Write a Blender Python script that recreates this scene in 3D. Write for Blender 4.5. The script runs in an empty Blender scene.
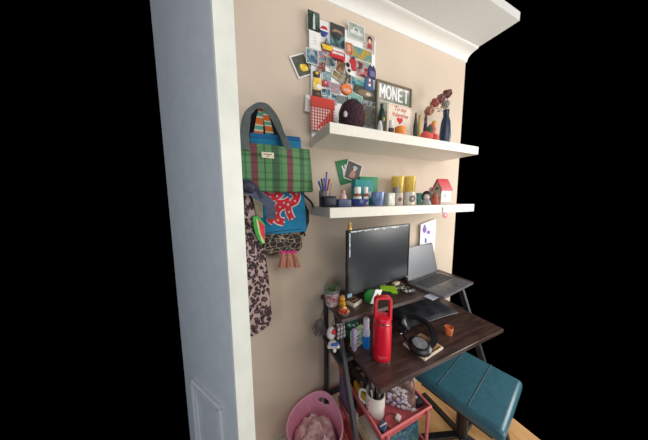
import bpy, bmesh, math, random
from mathutils import Vector, Matrix, Euler, noise
random.seed(4)
scene = bpy.context.scene
COL = scene.collection
PI = math.pi

# ------------------------------------------------------------------ camera
F, YAW, PIT, ROL, DW = 192.66, 0.40868, 0.10692, -0.006727, 1.06909
CAM = Vector((0, -DW, 1.55))
AX = Vector((math.sin(YAW)*math.cos(PIT), math.cos(YAW)*math.cos(PIT), -math.sin(PIT)))
r0 = Vector((math.cos(YAW), -math.sin(YAW), 0)); u0 = r0.cross(AX)
RX = r0*math.cos(ROL) + u0*math.sin(ROL); UX = -r0*math.sin(ROL) + u0*math.cos(ROL)
cd = bpy.data.cameras.new('camera'); cam = bpy.data.objects.new('camera', cd); COL.objects.link(cam)
cd.sensor_fit = 'HORIZONTAL'; cd.sensor_width = 36; cd.lens = F/648*36; cd.clip_start = .01
mw = Matrix((RX, UX, -AX)).transposed().to_4x4(); mw.translation = CAM
cam.matrix_world = mw
scene.camera = cam

def ray(x, y): return AX + RX*((x-324)/F) - UX*((y-220)/F)
def W(x, y, Y):                      # point seen at x, y on the upright plane at distance Y from the wall
    d = ray(x, y); return CAM + d*((Y+DW)/d.y)
def Zp(x, y, Z):                     # point seen at x, y on the level plane at height Z
    d = ray(x, y); return CAM + d*((Z-CAM.z)/d.z)
def pm(P, n):                        # n pixels in metres at P
    v = Vector(P)-CAM; d = v.dot(AX); lat = v.dot(RX)
    return n*d/F*d/math.hypot(d, lat)

# --------------------------------------------------------------- materials
def lin(c):
    c = [x/255 for x in c]
    return tuple(x/12.92 if x <= .04045 else ((x+.055)/1.055)**2.4 for x in c)+(1,)
MC = {}
class NT:
    def __init__(s, name, rough=.6, metal=0, **kw):
        s.m = bpy.data.materials.new(name); s.m.use_nodes = True
        s.n = s.m.node_tree.nodes; s.l = s.m.node_tree.links
        s.b = s.n['Principled BSDF']; s.b.inputs['Roughness'].default_value = rough; s.b.inputs['Metallic'].default_value = metal
        for k, v in kw.items(): s.b.inputs[k].default_value = v
        s.tc = s.n.new('ShaderNodeTexCoord')
    def node(s, t, **kw):
        n = s.n.new(t)
        for k, v in kw.items():
            if hasattr(n, k): setattr(n, k, v)
            else: n.inputs[k].default_value = v
        return n
    def link(s, a, b): s.l.new(a, b)
    def ramp(s, stops, mode='LINEAR'):
        r = s.n.new('ShaderNodeValToRGB'); e = r.color_ramp; e.interpolation = mode
        while len(e.elements) < len(stops): e.elements.new(.5)
        for i, (p, c) in enumerate(stops): e.elements[i].position = p; e.elements[i].color = lin(c)
        return r
    def out(s, sock): s.link(sock, s.b.inputs['Base Color']); return s.m
    def bump(s, sock, st=.2, d=.002):
        b = s.node('ShaderNodeBump', Strength=st, Distance=d); s.link(sock, b.inputs['Height']); s.link(b.outputs[0], s.b.inputs['Normal'])

def M(name, c, rough=.6, metal=0, var=.08, scale=40, bump=0, **kw):
    if name in MC: return MC[name]
    t = NT(name, rough, metal, **kw)
    nz = t.node('ShaderNodeTexNoise', Scale=scale, Detail=3); t.link(t.tc.outputs['Object'], nz.inputs['Vector'])
    lo = tuple(max(0, x*(1-var)) for x in c); hi = tuple(min(255, x*(1+var)) for x in c)
    r = t.ramp([(.3, lo), (.7, hi)]); t.link(nz.outputs[0], r.inputs[0]); t.out(r.outputs[0])
    if bump: t.bump(nz.outputs[0], bump)
    MC[name] = t.m; return t.m
def glass(name, c, rough=.05, ior=1.3):
    if name in MC: return MC[name]
    m = M(name, c, rough, 0, 0, **{'Transmission Weight': 1.0, 'IOR': ior}); return m
PHN = [0]
def photo(cols, scale=30, rough=.45, dist=1.0):
    PHN[0] += 1
    t = NT('picture_%d' % PHN[0], rough)
    mp = t.node('ShaderNodeMapping'); mp.inputs['Location'].default_value = (PHN[0]*1.7, PHN[0]*.9, PHN[0]*2.3)
    t.link(t.tc.outputs['Object'], mp.inputs['Vector'])
    nz = t.node('ShaderNodeTexNoise', Scale=scale, Detail=2.5, Distortion=dist); t.link(mp.outputs[0], nz.inputs['Vector'])
    n = len(cols)
    r = t.ramp([(.38+.24*i/max(1, n-1), c) for i, c in enumerate(cols)]); t.link(nz.outputs[0], r.inputs[0])
    return t.out(r.outputs[0])
def stripes(name, axis, period, stops, rough=.8, axis2=None, stops2=None, period2=None, off=0, bump=0):
    t = NT(name, rough)
    sx = t.node('ShaderNodeSeparateXYZ'); t.link(t.tc.outputs['Object'], sx.inputs[0])
    def one(ax, per, st, o=0):
        a = t.node('ShaderNodeMath', operation='MULTIPLY_ADD'); a.inputs[1].default_value = 1/per; a.inputs[2].default_value = o
        t.link(sx.outputs[ax], a.inputs[0]); f = t.node('ShaderNodeMath', operation='FRACT'); t.link(a.outputs[0], f.inputs[0])
        r = t.ramp(st, 'CONSTANT'); t.link(f.outputs[0], r.inputs[0]); return r.outputs[0]
    c = one(axis, period, stops, off)
    if axis2 is not None:
        c2 = one(axis2, period2 or period, stops2)
        mx = t.node('ShaderNodeMix', data_type='RGBA', blend_type='MULTIPLY'); mx.inputs[0].default_value = 1
        t.link(c, mx.inputs[6]); t.link(c2, mx.inputs[7]); c = mx.outputs[2]
    t.out(c)
    return t.m
def voro(name, feature, scale, stops, rough=.8, rand=1.0, stretch=(1, 1, 1), mode='LINEAR'):
    t = NT(name, rough)
    mp = t.node('ShaderNodeMapping'); mp.inputs['Scale'].default_value = stretch
    t.link(t.tc.outputs['Object'], mp.inputs[0])
    nz = t.node('ShaderNodeTexNoise', Scale=scale*.8, Detail=2); t.link(mp.outputs[0], nz.inputs['Vector'])
    ad = t.node('ShaderNodeMix', data_type='RGBA', blend_type='LINEAR_LIGHT'); ad.inputs[0].default_value = .018
    t.link(mp.outputs[0], ad.inputs[6]); t.link(nz.outputs[1], ad.inputs[7])
    v = t.node('ShaderNodeTexVoronoi', feature=feature, Scale=scale, Randomness=rand); t.link(ad.outputs[2], v.inputs['Vector'])
    r = t.ramp(stops, mode); t.link(v.outputs['Distance'], r.inputs[0])
    return t.out(r.outputs[0])
def wood(name, c1, c2, rough=.4, axis=0, scale=9):
    t = NT(name, rough)
    mp = t.node('ShaderNodeMapping'); s = [9, 9, 9]; s[axis] = 1.0; mp.inputs['Scale'].default_value = s
    t.link(t.tc.outputs['Object'], mp.inputs[0])
    nz = t.node('ShaderNodeTexNoise', Scale=scale, Detail=5, Distortion=.6); t.link(mp.outputs[0], nz.inputs['Vector'])
    r = t.ramp([(.3, c1), (.72, c2)]); t.link(nz.outputs[0], r.inputs[0]); t.bump(nz.outputs[0], .06)
    return t.out(r.outputs[0])

# ------------------------------------------------------------ mesh helpers
WL = {}
def wloc(o): return WL.get(o.name, Vector((0, 0, 0)))
class MB:
    def __init__(s): s.b = bmesh.new()
    def _x(s, vs, m):
        if m is not None: bmesh.ops.transform(s.b, matrix=m, verts=vs)
    def box(s, c, size, rot=None, bev=0, seg=2):
        r = bmesh.ops.create_cube(s.b, size=1); vs = r['verts']
        bmesh.ops.scale(s.b, vec=size, verts=vs)
        if bev:
            es = list({e for v in vs for e in v.link_edges})
            q = bmesh.ops.bevel(s.b, geom=es, offset=bev, segments=seg, affect='EDGES', profile=.5)
            vs = list({v for f in q['faces'] for v in f.verts} | {v for v in vs if v.is_valid})
        m = Matrix.Translation(Vector(c))
        if rot is not None: m = m @ (rot.to_4x4() if isinstance(rot, Matrix) else Euler(rot).to_matrix().to_4x4())
        s._x(vs, m); return s
    def lathe(s, prof, c=(0, 0, 0), seg=28, rot=None, sc=(1, 1)):
        rings = []
        for r, z in prof:
            if r < 1e-6: rings.append([s.b.verts.new((0, 0, z))])
            else: rings.append([s.b.verts.new((r*sc[0]*math.cos(2*PI*i/seg), r*sc[1]*math.sin(2*PI*i/seg), z)) for i in range(seg)])
        for a, b in zip(rings, rings[1:]):
            for i in range(seg):
                j = (i+1) % seg
                if len(a) == 1 and len(b) == 1: continue
                if len(a) == 1: s.b.faces.new((a[0], b[i], b[j]))
                elif len(b) == 1: s.b.faces.new((a[i], a[j], b[0]))
                else: s.b.faces.new((a[i], a[j], b[j], b[i]))
        m = Matrix.Translation(Vector(c))
        if rot is not None: m = m @ Euler(rot).to_matrix().to_4x4()
        s._x([v for r in rings for v in r], m); return s
    def ball(s, c, rad, rot=None, sub=3):
        r = bmesh.ops.create_icosphere(s.b, subdivisions=sub, radius=1); vs = r['verts']
        if not hasattr(rad, '__len__'): rad = (rad,)*3
        bmesh.ops.scale(s.b, vec=rad, verts=vs)
        m = Matrix.Translation(Vector(c))
        if rot is not None: m = m @ Euler(rot).to_matrix().to_4x4()
        s._x(vs, m); s.last = vs; return s
    def tube(s, pts, r, seg=10, closed=False, smooth=True):
        pts = [Vector(p) for p in pts]
        if smooth and len(pts) > 2: pts = spline(pts, 6, closed)
        n = len(pts); rr = r if hasattr(r, '__len__') else None
        up = Vector((.31, .17, .93)); rings = []
        for i, p in enumerate(pts):
            a = pts[(i-1) % n] if closed or i else pts[0]; b = pts[(i+1) % n] if closed or i < n-1 else pts[-1]
            t = (b-a).normalized(); x = t.cross(up)
            if x.length < .05: x = t.cross(Vector((1, 0, 0)))
            x.normalize(); y = t.cross(x); up = -y if False else up
            R = r if rr is None else rr[0]+(rr[1]-rr[0])*i/(n-1)
            rings.append([s.b.verts.new(p+x*R*math.cos(2*PI*k/seg)+y*R*math.sin(2*PI*k/seg)) for k in range(seg)])
        for i in range(n if closed else n-1):
            a, b = rings[i], rings[(i+1) % n]
            for k in range(seg): s.b.faces.new((a[k], a[(k+1) % seg], b[(k+1) % seg], b[k]))
        if not closed:
            s.b.faces.new(rings[0][::-1]); s.b.faces.new(rings[-1])
        return s
    def bar(s, p, q, w, h):            # straight bar with a rectangular section
        p, q = Vector(p), Vector(q); d = q-p; z = d.normalized()
        x = Vector((1, 0, 0)) if abs(z.x) < .9 else Vector((0, 1, 0))
        x = (x-z*x.dot(z)).normalized(); y = z.cross(x)
        m = Matrix((x, y, z)).transposed()
        return s.box((p+q)/2, (w, h, d.length), m, .002, 1)
    def ribbon(s, pts, w, th=.003, normal=(0, -1, 0), sm=6):   # a strap lying flat to the given normal
        pts = [Vector(p) for p in pts]
        if len(pts) > 2 and sm: pts = spline(pts, sm)
        N = Vector(normal).normalized(); rings = []
        for i, p in enumerate(pts):
            t = (pts[min(i+1, len(pts)-1)]-pts[max(i-1, 0)]).normalized(); x = t.cross(N).normalized()
            ww = w(i/(len(pts)-1)) if callable(w) else w if not hasattr(w, '__len__') else w[0]+(w[1]-w[0])*i/(len(pts)-1)
            rings.append([s.b.verts.new(p+x*a*ww/2+N*b*th/2) for a, b in ((-1, -1), (1, -1), (1, 1), (-1, 1))])
        for a, b in zip(rings, rings[1:]):
            for k in range(4): s.b.faces.new((a[k], a[(k+1) % 4], b[(k+1) % 4], b[k]))
        s.b.faces.new(rings[0][::-1]); s.b.faces.new(rings[-1]); return s
    def prism(s, poly, d, bev=0, seg=2):   # polygon of points, pushed out by vector d
        d = Vector(d); A = [s.b.verts.new(Vector(p)) for p in poly]; B = [s.b.verts.new(Vector(p)+d) for p in poly]
        n = len(A); f0 = s.b.faces.new(A); f1 = s.b.faces.new(B[::-1])
        fs = [s.b.faces.new((A[(i+1) % n], A[i], B[i], B[(i+1) % n])) for i in range(n)]
        if bev:
            es = list(f0.edges)+list(f1.edges)
            bmesh.ops.bevel(s.b, geom=es, offset=bev, segments=seg, affect='EDGES', profile=.5)
        return s
    def pillow(s, c, size, bulge=.5, rot=None, wr=.004, seed=0, n=16, taper=1.0):  # soft, stuffed shape
        sx, sy, sz = size; vs = []
        g = {}
        for side in (-1, 1):
            for i in range(n+1):
                for j in range(n+1):
                    if side == 1 and (i in (0, n) or j in (0, n)): g[side, i, j] = g[-1, i, j]; continue
                    u = 2*i/n-1; v = 2*j/n-1
                    th = (1-abs(u)**3)**.5*(1-abs(v)**3)**.5
                    k = 1+(taper-1)*(v+1)/2
                    p = Vector((u*sx/2*k, side*sy/2*(bulge*th+(1-bulge)*min(1, th*3)), v*sz/2))
                    nn = noise.noise(Vector((p.x*14+seed, side*3+seed, p.z*14)))
                    p.y += wr*nn*3*th; p.z += wr*nn*.5; p.x += wr*noise.noise(Vector((p.z*12, seed, 4)))
                    w = s.b.verts.new(p); g[side, i, j] = w; vs.append(w)
        for side in (-1, 1):
            for i in range(n):
                for j in range(n):
                    q = [g[side, i, j], g[side, i+1, j], g[side, i+1, j+1], g[side, i, j+1]]
                    s.b.faces.new(q if side == -1 else q[::-1])
        m = Matrix.Translation(Vector(c))
        if rot is not None: m = m @ Euler(rot).to_matrix().to_4x4()
        s._x(vs, m); return s
    def jitter(s, amt, sc=30, seed=0):
        for v in s.b.verts: v.co += noise.noise_vector(v.co*sc+Vector((seed, 0, 0)))*amt
        return s
    def build(s, name, mat, parent=None, smooth=None, origin=None, label=None, cat=None, group=None, kind=None):
        bmesh.ops.recalc_face_normals(s.b, faces=s.b.faces)
        me = bpy.data.meshes.new(name)
        if parent is not None: L = wloc(parent)
        elif origin is not None: L = Vector(origin)
        else:
            xs = [v.co for v in s.b.verts]
            L = Vector(((min(v.x for v in xs)+max(v.x for v in xs))/2, (min(v.y for v in xs)+max(v.y for v in xs))/2, min(v.z for v in xs)))
        for v in s.b.verts: v.co -= L
        ang = math.radians(38)
        for f in s.b.faces: f.smooth = True
        for e in s.b.edges:
            if len(e.link_faces) == 2 and e.calc_face_angle(0) > ang: e.smooth = False
        s.b.to_mesh(me); s.b.free()
        me.materials.append(mat)
        o = bpy.data.objects.new(name, me); COL.objects.link(o)
        if parent is not None: o.parent = parent
        else: o.location = L
        WL[o.name] = L
        tag(o, label, cat, group, kind)
        return o
def spline(P, k=6, closed=False):
    n = len(P); out = []
    for i in range(n if closed else n-1):
        a = P[(i-1) % n] if closed or i else P[0]; b = P[i]; c = P[(i+1) % n]; d = P[(i+2) % n] if closed or i+2 < n else P[-1]
        for q in range(k):
            t = q/k
            out.append(.5*((2*b)+(c-a)*t+(2*a-5*b+4*c-d)*t*t+(3*b-a-3*c+d)*t**3))
    if not closed: out.append(P[-1])
    return out
def tag(o, label=None, cat=None, group=None, kind=None):
    if label: o['label'] = label
    if cat: o['category'] = cat
    if group: o['group'] = group
    if kind: o['kind'] = kind
    return o
def thing(name, loc, label, cat, group=None):
    o = bpy.data.objects.new(name, None); COL.objects.link(o); o.location = loc; o.empty_display_size = .05
    WL[o.name] = Vector(loc); return tag(o, label, cat, group)
def text(name, body, size, loc, mat, parent, rot=(PI/2, 0, 0), ext=.0006, align='CENTER', sx=1.0, shear=0, off=0):
    cu = bpy.data.curves.new(name, 'FONT'); cu.body = body; cu.size = size; cu.extrude = ext; cu.align_x = align; cu.align_y = 'CENTER'; cu.shear = shear; cu.offset = off
    cu.resolution_u = 3
    tmp = bpy.data.objects.new(name, cu); COL.objects.link(tmp)
    bpy.context.view_layer.update()
    me = bpy.data.meshes.new_from_object(tmp.evaluated_get(bpy.context.evaluated_depsgraph_get()))
    bpy.data.objects.remove(tmp); bpy.data.curves.remove(cu)
    me.transform(Matrix.Translation(Vector(loc)-wloc(parent)) @ Euler(rot).to_matrix().to_4x4() @ Matrix.Diagonal((sx, 1, 1, 1)))
    me.materials.clear(); me.materials.append(mat)
    o = bpy.data.objects.new(name, me); COL.objects.link(o); o.parent = parent; WL[o.name] = wloc(parent)
    return o
def circ(cx, cz, rx, rz, y, n=16, a0=0): return [(cx+rx*math.cos(a0+2*PI*i/n), y, cz+rz*math.sin(a0+2*PI*i/n)) for i in range(n)]
def pl(pts, Y): return [W(x, y, Y) for x, y in pts]

# ------------------------------------------------------------------ colours
white = M('white_paint', (228, 227, 220), .45, var=.02)
shelfw = M('shelf_white', (226, 221, 208), .4, var=.015)
black = M('black_plastic', (22, 22, 25), .4)
blackm = M('black_metal', (40, 40, 46), .45)
paper = M('white_paper', (232, 230, 225), .7, var=.03)
cream = M('cream_paper', (226, 216, 196), .7, var=.04)
redm = M('red_print', (196, 32, 44), .6)
navy = M('navy_fabric', (28, 32, 58), .85)
teal = M('teal_card', (22, 128, 128), .6)
greenc = M('green_card', (30, 118, 70), .6)
pinkp = M('pink_plastic', (246, 176, 202), .4, var=.03)
coral = M('coral_metal', (206, 108, 110), .4, var=.04)
yellow = M('yellow_print', (232, 186, 40), .6)
chrome = M('steel', (190, 190, 190), .3, 1)
brownd = M('dark_brown', (62, 42, 36), .6)
orange = M('orange_paint', (230, 130, 40), .5)
skin = M('peach_paint', (226, 178, 150), .6)
mint = M('mint', (140, 196, 176), .6)
grey = M('mid_grey', (128, 126, 124), .6)

# ------------------------------------------------------------------ setting
XR = 1.70; XL = -.06
wallm = M('wall_beige', (207, 190, 171), .75, var=.012, scale=5)
MB().box(((XL+XR)/2, .05, 1.38), (XR-XL, .1, 2.76)).build('wall_back', wallm, kind='structure')
fl = wood('floor_laminate', (192, 144, 90), (222, 176, 120), .45, 1, 5)
MB().box(((XL-.12+XR)/2, -.43, -.02), (XR-XL+.12, .86, .04)).build('floor', fl, kind='structure')
MB().box(((XL+XR)/2, -.16, 2.705), (XR-XL, .32, .05)).build('ceiling', M('ceiling_white', (216, 216, 212), .8, var=.01), kind='structure')
mb = MB()                              # curved cornice
prof = [(0, 2.62), (-.010, 2.622), (-.012, 2.628)] + [(-.012-.066*(1-math.cos(a*PI/16)), 2.628+.042*math.sin(a*PI/16)) for a in range(1, 9)] + [(-.082, 2.671), (-.088, 2.674), (-.09, 2.69), (0, 2.69)]
mb.prism([(XL, y, z) for y, z in prof], (XR-XL, 0, 0)).build('trim_1', M('cornice_white', (232, 230, 224), .6, var=.01), kind='structure')
mb = MB().box(((XL+XR)/2, -.008, .042), (XR-XL, .016, .084), bev=.003)
mb.build('baseboard_back', M('skirting_paint', (206, 196, 180), .5, var=.02), kind='structure')

# the open door leaf beside the camera
A = Vector((-.0262, -.709, 0)); dl = Vector((-.574, .819, 0)); dn = Vector((.819, .574, 0)); TH = .0395; LW = .21
doorm = M('door_face_shaded', (182, 185, 190), .4, var=.02)  # white door's face in a greyer, bluish tone: shade put into the colour
edgem = M('door_edge_lit', (206, 208, 200), .4, var=.025, scale=25, bump=.05)  # same door paint in its lighter, lit tone
R3 = Matrix((-dn, -dl, Vector((0, 0, 1)))).transposed()        # local x: out of the face, y: towards the free edge
cen = A + dl*(LW/2) + dn*(TH/2)
door = MB().box(cen+Vector((0, 0, 1.02)), (TH, LW, 2.03), R3, .0025).build('door_1', doorm, kind='structure')
MB().box(A - dl*.0008 + dn*(TH/2) + Vector((0, 0, 1.02)), (TH-.003, .0016, 2.025), R3).jitter(.0004, 30).build('door_edge', edgem, door, label='pale painted free edge of the door')
mb = MB()
def dpt(u, z, out=0): return A + dl*u - dn*out + Vector((0, 0, z))
for z0, z1 in ((.22, 1.135),):
    cs = [dpt(.05, z0), dpt(.05, z1), dpt(LW-.05, z1), dpt(LW-.05, z0)]
    for off, rr in ((0, .006), (.012, .004)):
        q = [dpt(.05+off, z0+off, .001), dpt(.05+off, z1-off, .001), dpt(LW-.05-off, z1-off, .001), dpt(LW-.05-off, z0+off, .001)]
        for i in range(4): mb.tube([q[i], q[(i+1) % 4]], rr, 8)
mb.build('panel_moulding', doorm, door)

# ------------------------------------------------------------------ shelves
XS, XE = .3805, 1.4805; ZU, ZLw = 1.8918, 1.5109
def shelf(name, zt, label):
    return MB().box(((XS+XE)/2, -.13, zt-.025), (XE-XS, .26, .05), bev=.0015, seg=1).build(name, shelfw, label=label, cat='shelf', group='floating wall shelves')
shelf('floating_shelf', ZU, 'upper thick white floating shelf under the pinboard')
shelf('floating_shelf', ZLw, 'lower thick white floating shelf above the monitor')

# ------------------------------------------------------------------ pinboard
BY = -.02
bt = W(330, 23, BY).z
MB().box(((.384+.806)/2, -.011, (ZU+bt)/2), (.422, .018, bt-ZU), bev=.003).build('pinboard', M('board_white', (236, 235, 232), .4, var=.01), label='white pinboard crowded with cards and magnets above upper shelf', cat='pinboard')
def rect(x0, y0, x1, y1, Y):
    xc, yc = (x0+x1)/2, (y0+y1)/2
    c = W(xc, yc, Y); w = W(x1, yc, Y).x-W(x0, yc, Y).x; h = W(xc, y0, Y).z-W(xc, y1, Y).z
    return c, w, h
LAY = [0]
def card(px, cols, label, name='postcard', border=.003, rot=0, layer=None, bcol=None, sc=30, motif=None, Y=None, shrink=1.16, group='cards pinned on the board'):
    LAY[0] += 1
    Yc = Y if Y is not None else -.0222-(layer or 0)*.0026-(LAY[0] % 5)*.0004
    c, w, h = rect(*px, Yc); w *= shrink; h *= shrink
    R = Euler((0, math.radians(rot), 0))
    def P(u, v, d): return c + R.to_matrix() @ Vector((u, d, v))
    o = MB().prism([P(-w/2, -h/2, 0), P(w/2, -h/2, 0), P(w/2, h/2, 0), P(-w/2, h/2, 0)], (0, .0014, 0)).build(name, bcol or paper, label=label, cat='magnet' if 'magnet' in name else ('photo' if 'photo' in name else 'card'), group=group)
    a, b = w/2-border, h/2-border
    if cols: cols = [tuple(x*.84 for x in q) for q in cols]
    if cols: MB().prism([P(-a, -b, -.0004), P(a, -b, -.0004), P(a, b, -.0004), P(-a, b, -.0004)], (0, .0004, 0)).build('picture', photo(cols, sc), o)
    if motif:
        for k, (nm, mat, pts) in enumerate(motif):
            MB().prism([P(u*w, v*h, -.0010-.0004*k) for u, v in pts], (0, .0006, 0)).build(nm, mat, o)
    return o
def el(cx, cy, rx, ry, n=14): return [(cx+rx*math.cos(2*PI*i/n), cy+ry*math.sin(2*PI*i/n)) for i in range(n)]
def star(cx, cy, r1, r2, n=9): return [(cx+(r1 if i % 2 else r2)*math.cos(PI*i/n), cy+(r1 if i % 2 else r2)*math.sin(PI*i/n)) for i in range(2*n)]
def magnet(px, shape, col, label, parts=(), layer=2, th=.005, rot=0):
    Yc = -.0300-layer*.0012; th = -.0198-Yc
    c, w, h = rect(*px, Yc); w *= 1.08; h *= 1.08; R = Euler((0, math.radians(rot), 0)).to_matrix()
    def P(u, v, d=0): return c+R @ Vector((u*w, d, v*h))
    o = MB().prism([P(u, v) for u, v in shape], (0, th, 0), min(w, h)*.05, 1).build('fridge_magnet', col, label=label, cat='magnet', group='magnets on the pinboard')
    for k, (nm, mat, pts) in enumerate(parts): MB().prism([P(u, v, -.0012-.0004*k) for u, v in pts], (0, .0018, 0)).build(nm, mat, o)
    return o
sq = [(-.5, -.5), (.5, -.5), (.5, .5), (-.5, .5)]
house = [(-.5, -.5), (.5, -.5), (.5, .1), (.2, .5), (0, .2), (-.25, .5), (-.5, .1)]
boat = [(-.5, -.1), (-.35, -.5), (.35, -.5), (.5, -.1), (.1, -.05), (0, .5), (-.2, .0)]
bus = [(-.5, -.4), (-.3, -.5), (.4, -.5), (.5, -.3), (.5, .35), (.3, .5), (-.35, .45), (-.5, .2)]
G1, G2, G3 = (48, 66, 58), (96, 116, 104), (168, 180, 170)
wf = [('waterfall', M('foam_white', (190, 205, 200), .6), [(-.08, -.4), (.12, -.4), (.1, .3), (.02, .42), (-.05, .2)])]
card((307.5, 11, 320, 31.5), [(30, 48, 40), G1, G2], 'dark green waterfall photo at the top left corner of the pinboard', 'pinned_photo', .001, layer=1, motif=wf, shrink=.98)
o = card((310, 31.5, 320, 48), None, 'white card with pink script under the waterfall photo', 'postcard', .001, layer=1)
for k in range(3): text('script', ('thank', 'you', 'xx')[k] if False else '~~~', .012, wloc(o)+Vector((0, -.0014, .055-.014*k)), M('pink_ink', (214, 140, 150), .7), o)
magnet((320.5, 26, 328, 35), el(0, 0, .5, .5), M('cobalt', (50, 66, 140), .4), 'small round magnet in red and blue beside the waterfall photo', [('red_top', redm, [(-.45, .1), (.45, .1), (.25, .42), (-.25, .42)]), ('white_band', paper, [(-.48, -.08), (.48, -.08), (.46, .08), (-.46, .08)])])
magnet((321.5, 37, 333, 50), boat, M('boat_brown', (86, 70, 80), .4), 'brown sailing boat magnet with a yellow hull', [('hull', yellow, [(-.46, -.12), (-.34, -.46), (.34, -.46), (.46, -.12)]), ('sail', M('sail_grey', (150, 160, 170), .5), [(-.1, .0), (.06, .0), (0, .4)])])
card((331, 26, 344, 46), [(44, 44, 46), (78, 84, 82), (60, 140, 150), (120, 160, 150)], 'tall landscape photo with dark hills over a teal lake', 'pinned_photo', .001, layer=1, sc=22,
     motif=[('hills', M('hill_dark', (58, 56, 54), .6), [(-.49, .02), (.49, .06), (.49, .48), (-.49, .48)]), ('ridge', M('hill_tan', (150, 118, 96), .6), [(-.4, .1), (0, .16), (.4, .1), (.2, .24), (-.2, .26)])])
card((307, 50, 317.5, 63), [(92, 96, 140), (70, 150, 160), (200, 200, 205)], 'purple and teal postcard at the left edge of the pinboard', layer=2)
card((318.5, 49, 329, 61), [(80, 170, 180), (205, 120, 130), (220, 210, 200)], 'pink and turquoise postcard below the sailing boat magnet', layer=1)
car = [('car_body', M('car_white', (206, 208, 202), .5), [(-.4, -.2), (.38, -.2), (.4, .0), (.2, .05), (.12, .22), (-.18, .22), (-.26, .04), (-.4, .0)]), ('windows', M('car_window', (110, 126, 128), .4), [(-.14, .04), (.1, .04), (.07, .18), (-.12, .18)])]
card((349.5, 25, 363.5, 38.5), [(150, 168, 158), (186, 200, 186), (206, 214, 200)], 'pale green postcard of a white car at the top edge of the pinboard', layer=1, sc=14, motif=car)
card((365.3, 35.5, 374, 51.5), [(206, 180, 168), (214, 196, 184)], 'portrait photo of a dark haired person at the top right corner of the pinboard', 'pinned_photo', .002, layer=1, sc=12, bcol=cream,
     motif=[('hair', M('hair_dark', (48, 34, 34), .7), el(0, .18, .24, .2)), ('face', skin, el(0, .1, .15, .13)), ('clothes', M('maroon_print', (160, 60, 70), .7), [(-.25, -.3), (.25, -.3), (.18, -.02), (-.18, -.02)])])
card((346, 43.5, 352.3, 54), [(190, 96, 70), (226, 150, 110)], 'small orange portrait stamp under the car postcard', 'pinned_photo', .001, layer=2, motif=[('face', M('face_peach', (216, 160, 130), .6), el(0, .05, .26, .3))])
card((353, 49, 371, 60), [(90, 170, 180), (200, 170, 80), (226, 190, 60)], 'wide turquoise and yellow panorama card on the right of the board', layer=1, sc=18)
magnet((331, 51, 345, 60), bus, redm, 'red bus shaped magnet in the middle of the board', [('bus_windows', M('bus_glass', (210, 206, 200), .4), [(-.4, .05), (.4, .08), (.36, .32), (-.34, .3)]), ('wheels', black, [(-.35, -.5), (.35, -.5), (.35, -.36), (-.35, -.36)])])
magnet((350.3, 57, 356.5, 69), [(-.4, -.5), (.4, -.5), (.5, .1), (.2, .5), (-.2, .5), (-.5, .1)], M('strawberry', (190, 40, 56), .5), 'upright red magnet on bare white board right of the red bus', [('cap', M('cap_dark', (70, 30, 36), .5), [(-.2, .28), (.2, .28), (.12, .46), (-.12, .46)])])
magnet((345.5, 62, 351.5, 73), el(0, 0, .5, .5), M('cartoon_white', (212, 208, 204), .5), 'black and white oval magnet left of the upright red one', [('patch', black, el(-.1, .2, .3, .2)), ('lower_patch', black, el(.1, -.25, .25, .14))])
card((336.5, 61, 344.5, 75), [(70, 96, 60), (150, 70, 60), (170, 140, 90)], 'narrow green and rust postcard under the red bus magnet', layer=2, rot=8)
card((358.5, 68, 370, 77), [(60, 40, 52), (200, 90, 110), (222, 160, 160)], 'dark photo with pink flowers near the right side of the board', 'pinned_photo', .001, layer=2, sc=40)
magnet((368.8, 65, 376, 77.5), house, M('indigo', (52, 54, 92), .5), 'indigo house shaped magnet at the right edge of the board', [('house_front', M('grey_violet', (110, 110, 150), .5), [(-.3, -.4), (.3, -.4), (.3, .0), (-.3, .0)])])
magnet((313.5, 78, 322, 90), [(-.5, -.5), (.5, -.4), (.35, .1), (.4, .5), (-.4, .5), (-.5, 0)], M('sun_yellow', (222, 196, 110), .5), 'yellow and white magnet above the red checked pad', [('yolk', yellow, el(-.1, .22, .25, .2)), ('white_spot', paper, el(.1, -.2, .28, .2))])
card((326.5, 83, 340, 93), [(210, 208, 206), (150, 140, 150), (220, 170, 180)], 'white card with grey and pink scribbles in the lower middle of the board', layer=1, sc=60)
magnet((341, 83.5, 353, 94.5), star(0, 0, .5, .36), M('sun_orange', (222, 112, 50), .5), 'orange sunburst magnet above the plush toy', [('sun_face', M('sun_pale', (214, 170, 150), .5), el(0, -.1, .26, .16))])
card((331, 71, 344, 80), [(150, 120, 70), (190, 160, 100), (120, 110, 70)], 'olive tan strip card tilted across the middle of the board', rot=20, layer=3, shrink=.8)
card((352, 78, 364.5, 86), [(40, 120, 140), (90, 180, 190), (190, 200, 170)], 'small teal seaside postcard right of the sunburst magnet', layer=1, bcol=cream)
magnet((365, 78.5, 374, 89.5), [(-.5, -.5), (.5, -.5), (.4, .5), (-.4, .5)], M('harbour_blue', (60, 90, 130), .5), 'blue harbour magnet with red and white lighthouse stripes', [('tower', paper, [(-.12, -.2), (.14, -.2), (.08, .42), (-.06, .42)]), ('red_stripe', redm, [(-.1, .02), (.12, .02), (.1, .2), (-.08, .2)])])
card((355.5, 88, 375.5, 99), [(52, 60, 50), (90, 96, 80), (70, 70, 60)], 'dark green card with a pale oval at the right edge of the board', layer=2, sc=15, bcol=M('dark_card', (60, 64, 56), .6), motif=[('oval', M('oval_tan', (126, 104, 84), .6), el(0, 0, .34, .26)), ('oval_light', M('oval_light', (196, 186, 170), .6), el(.12, -.02, .12, .14))])
card((349.5, 94, 361.5, 102.5), [(120, 190, 170), (160, 210, 196)], 'mint green card just above the plush toy', rot=12, layer=3)
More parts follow.
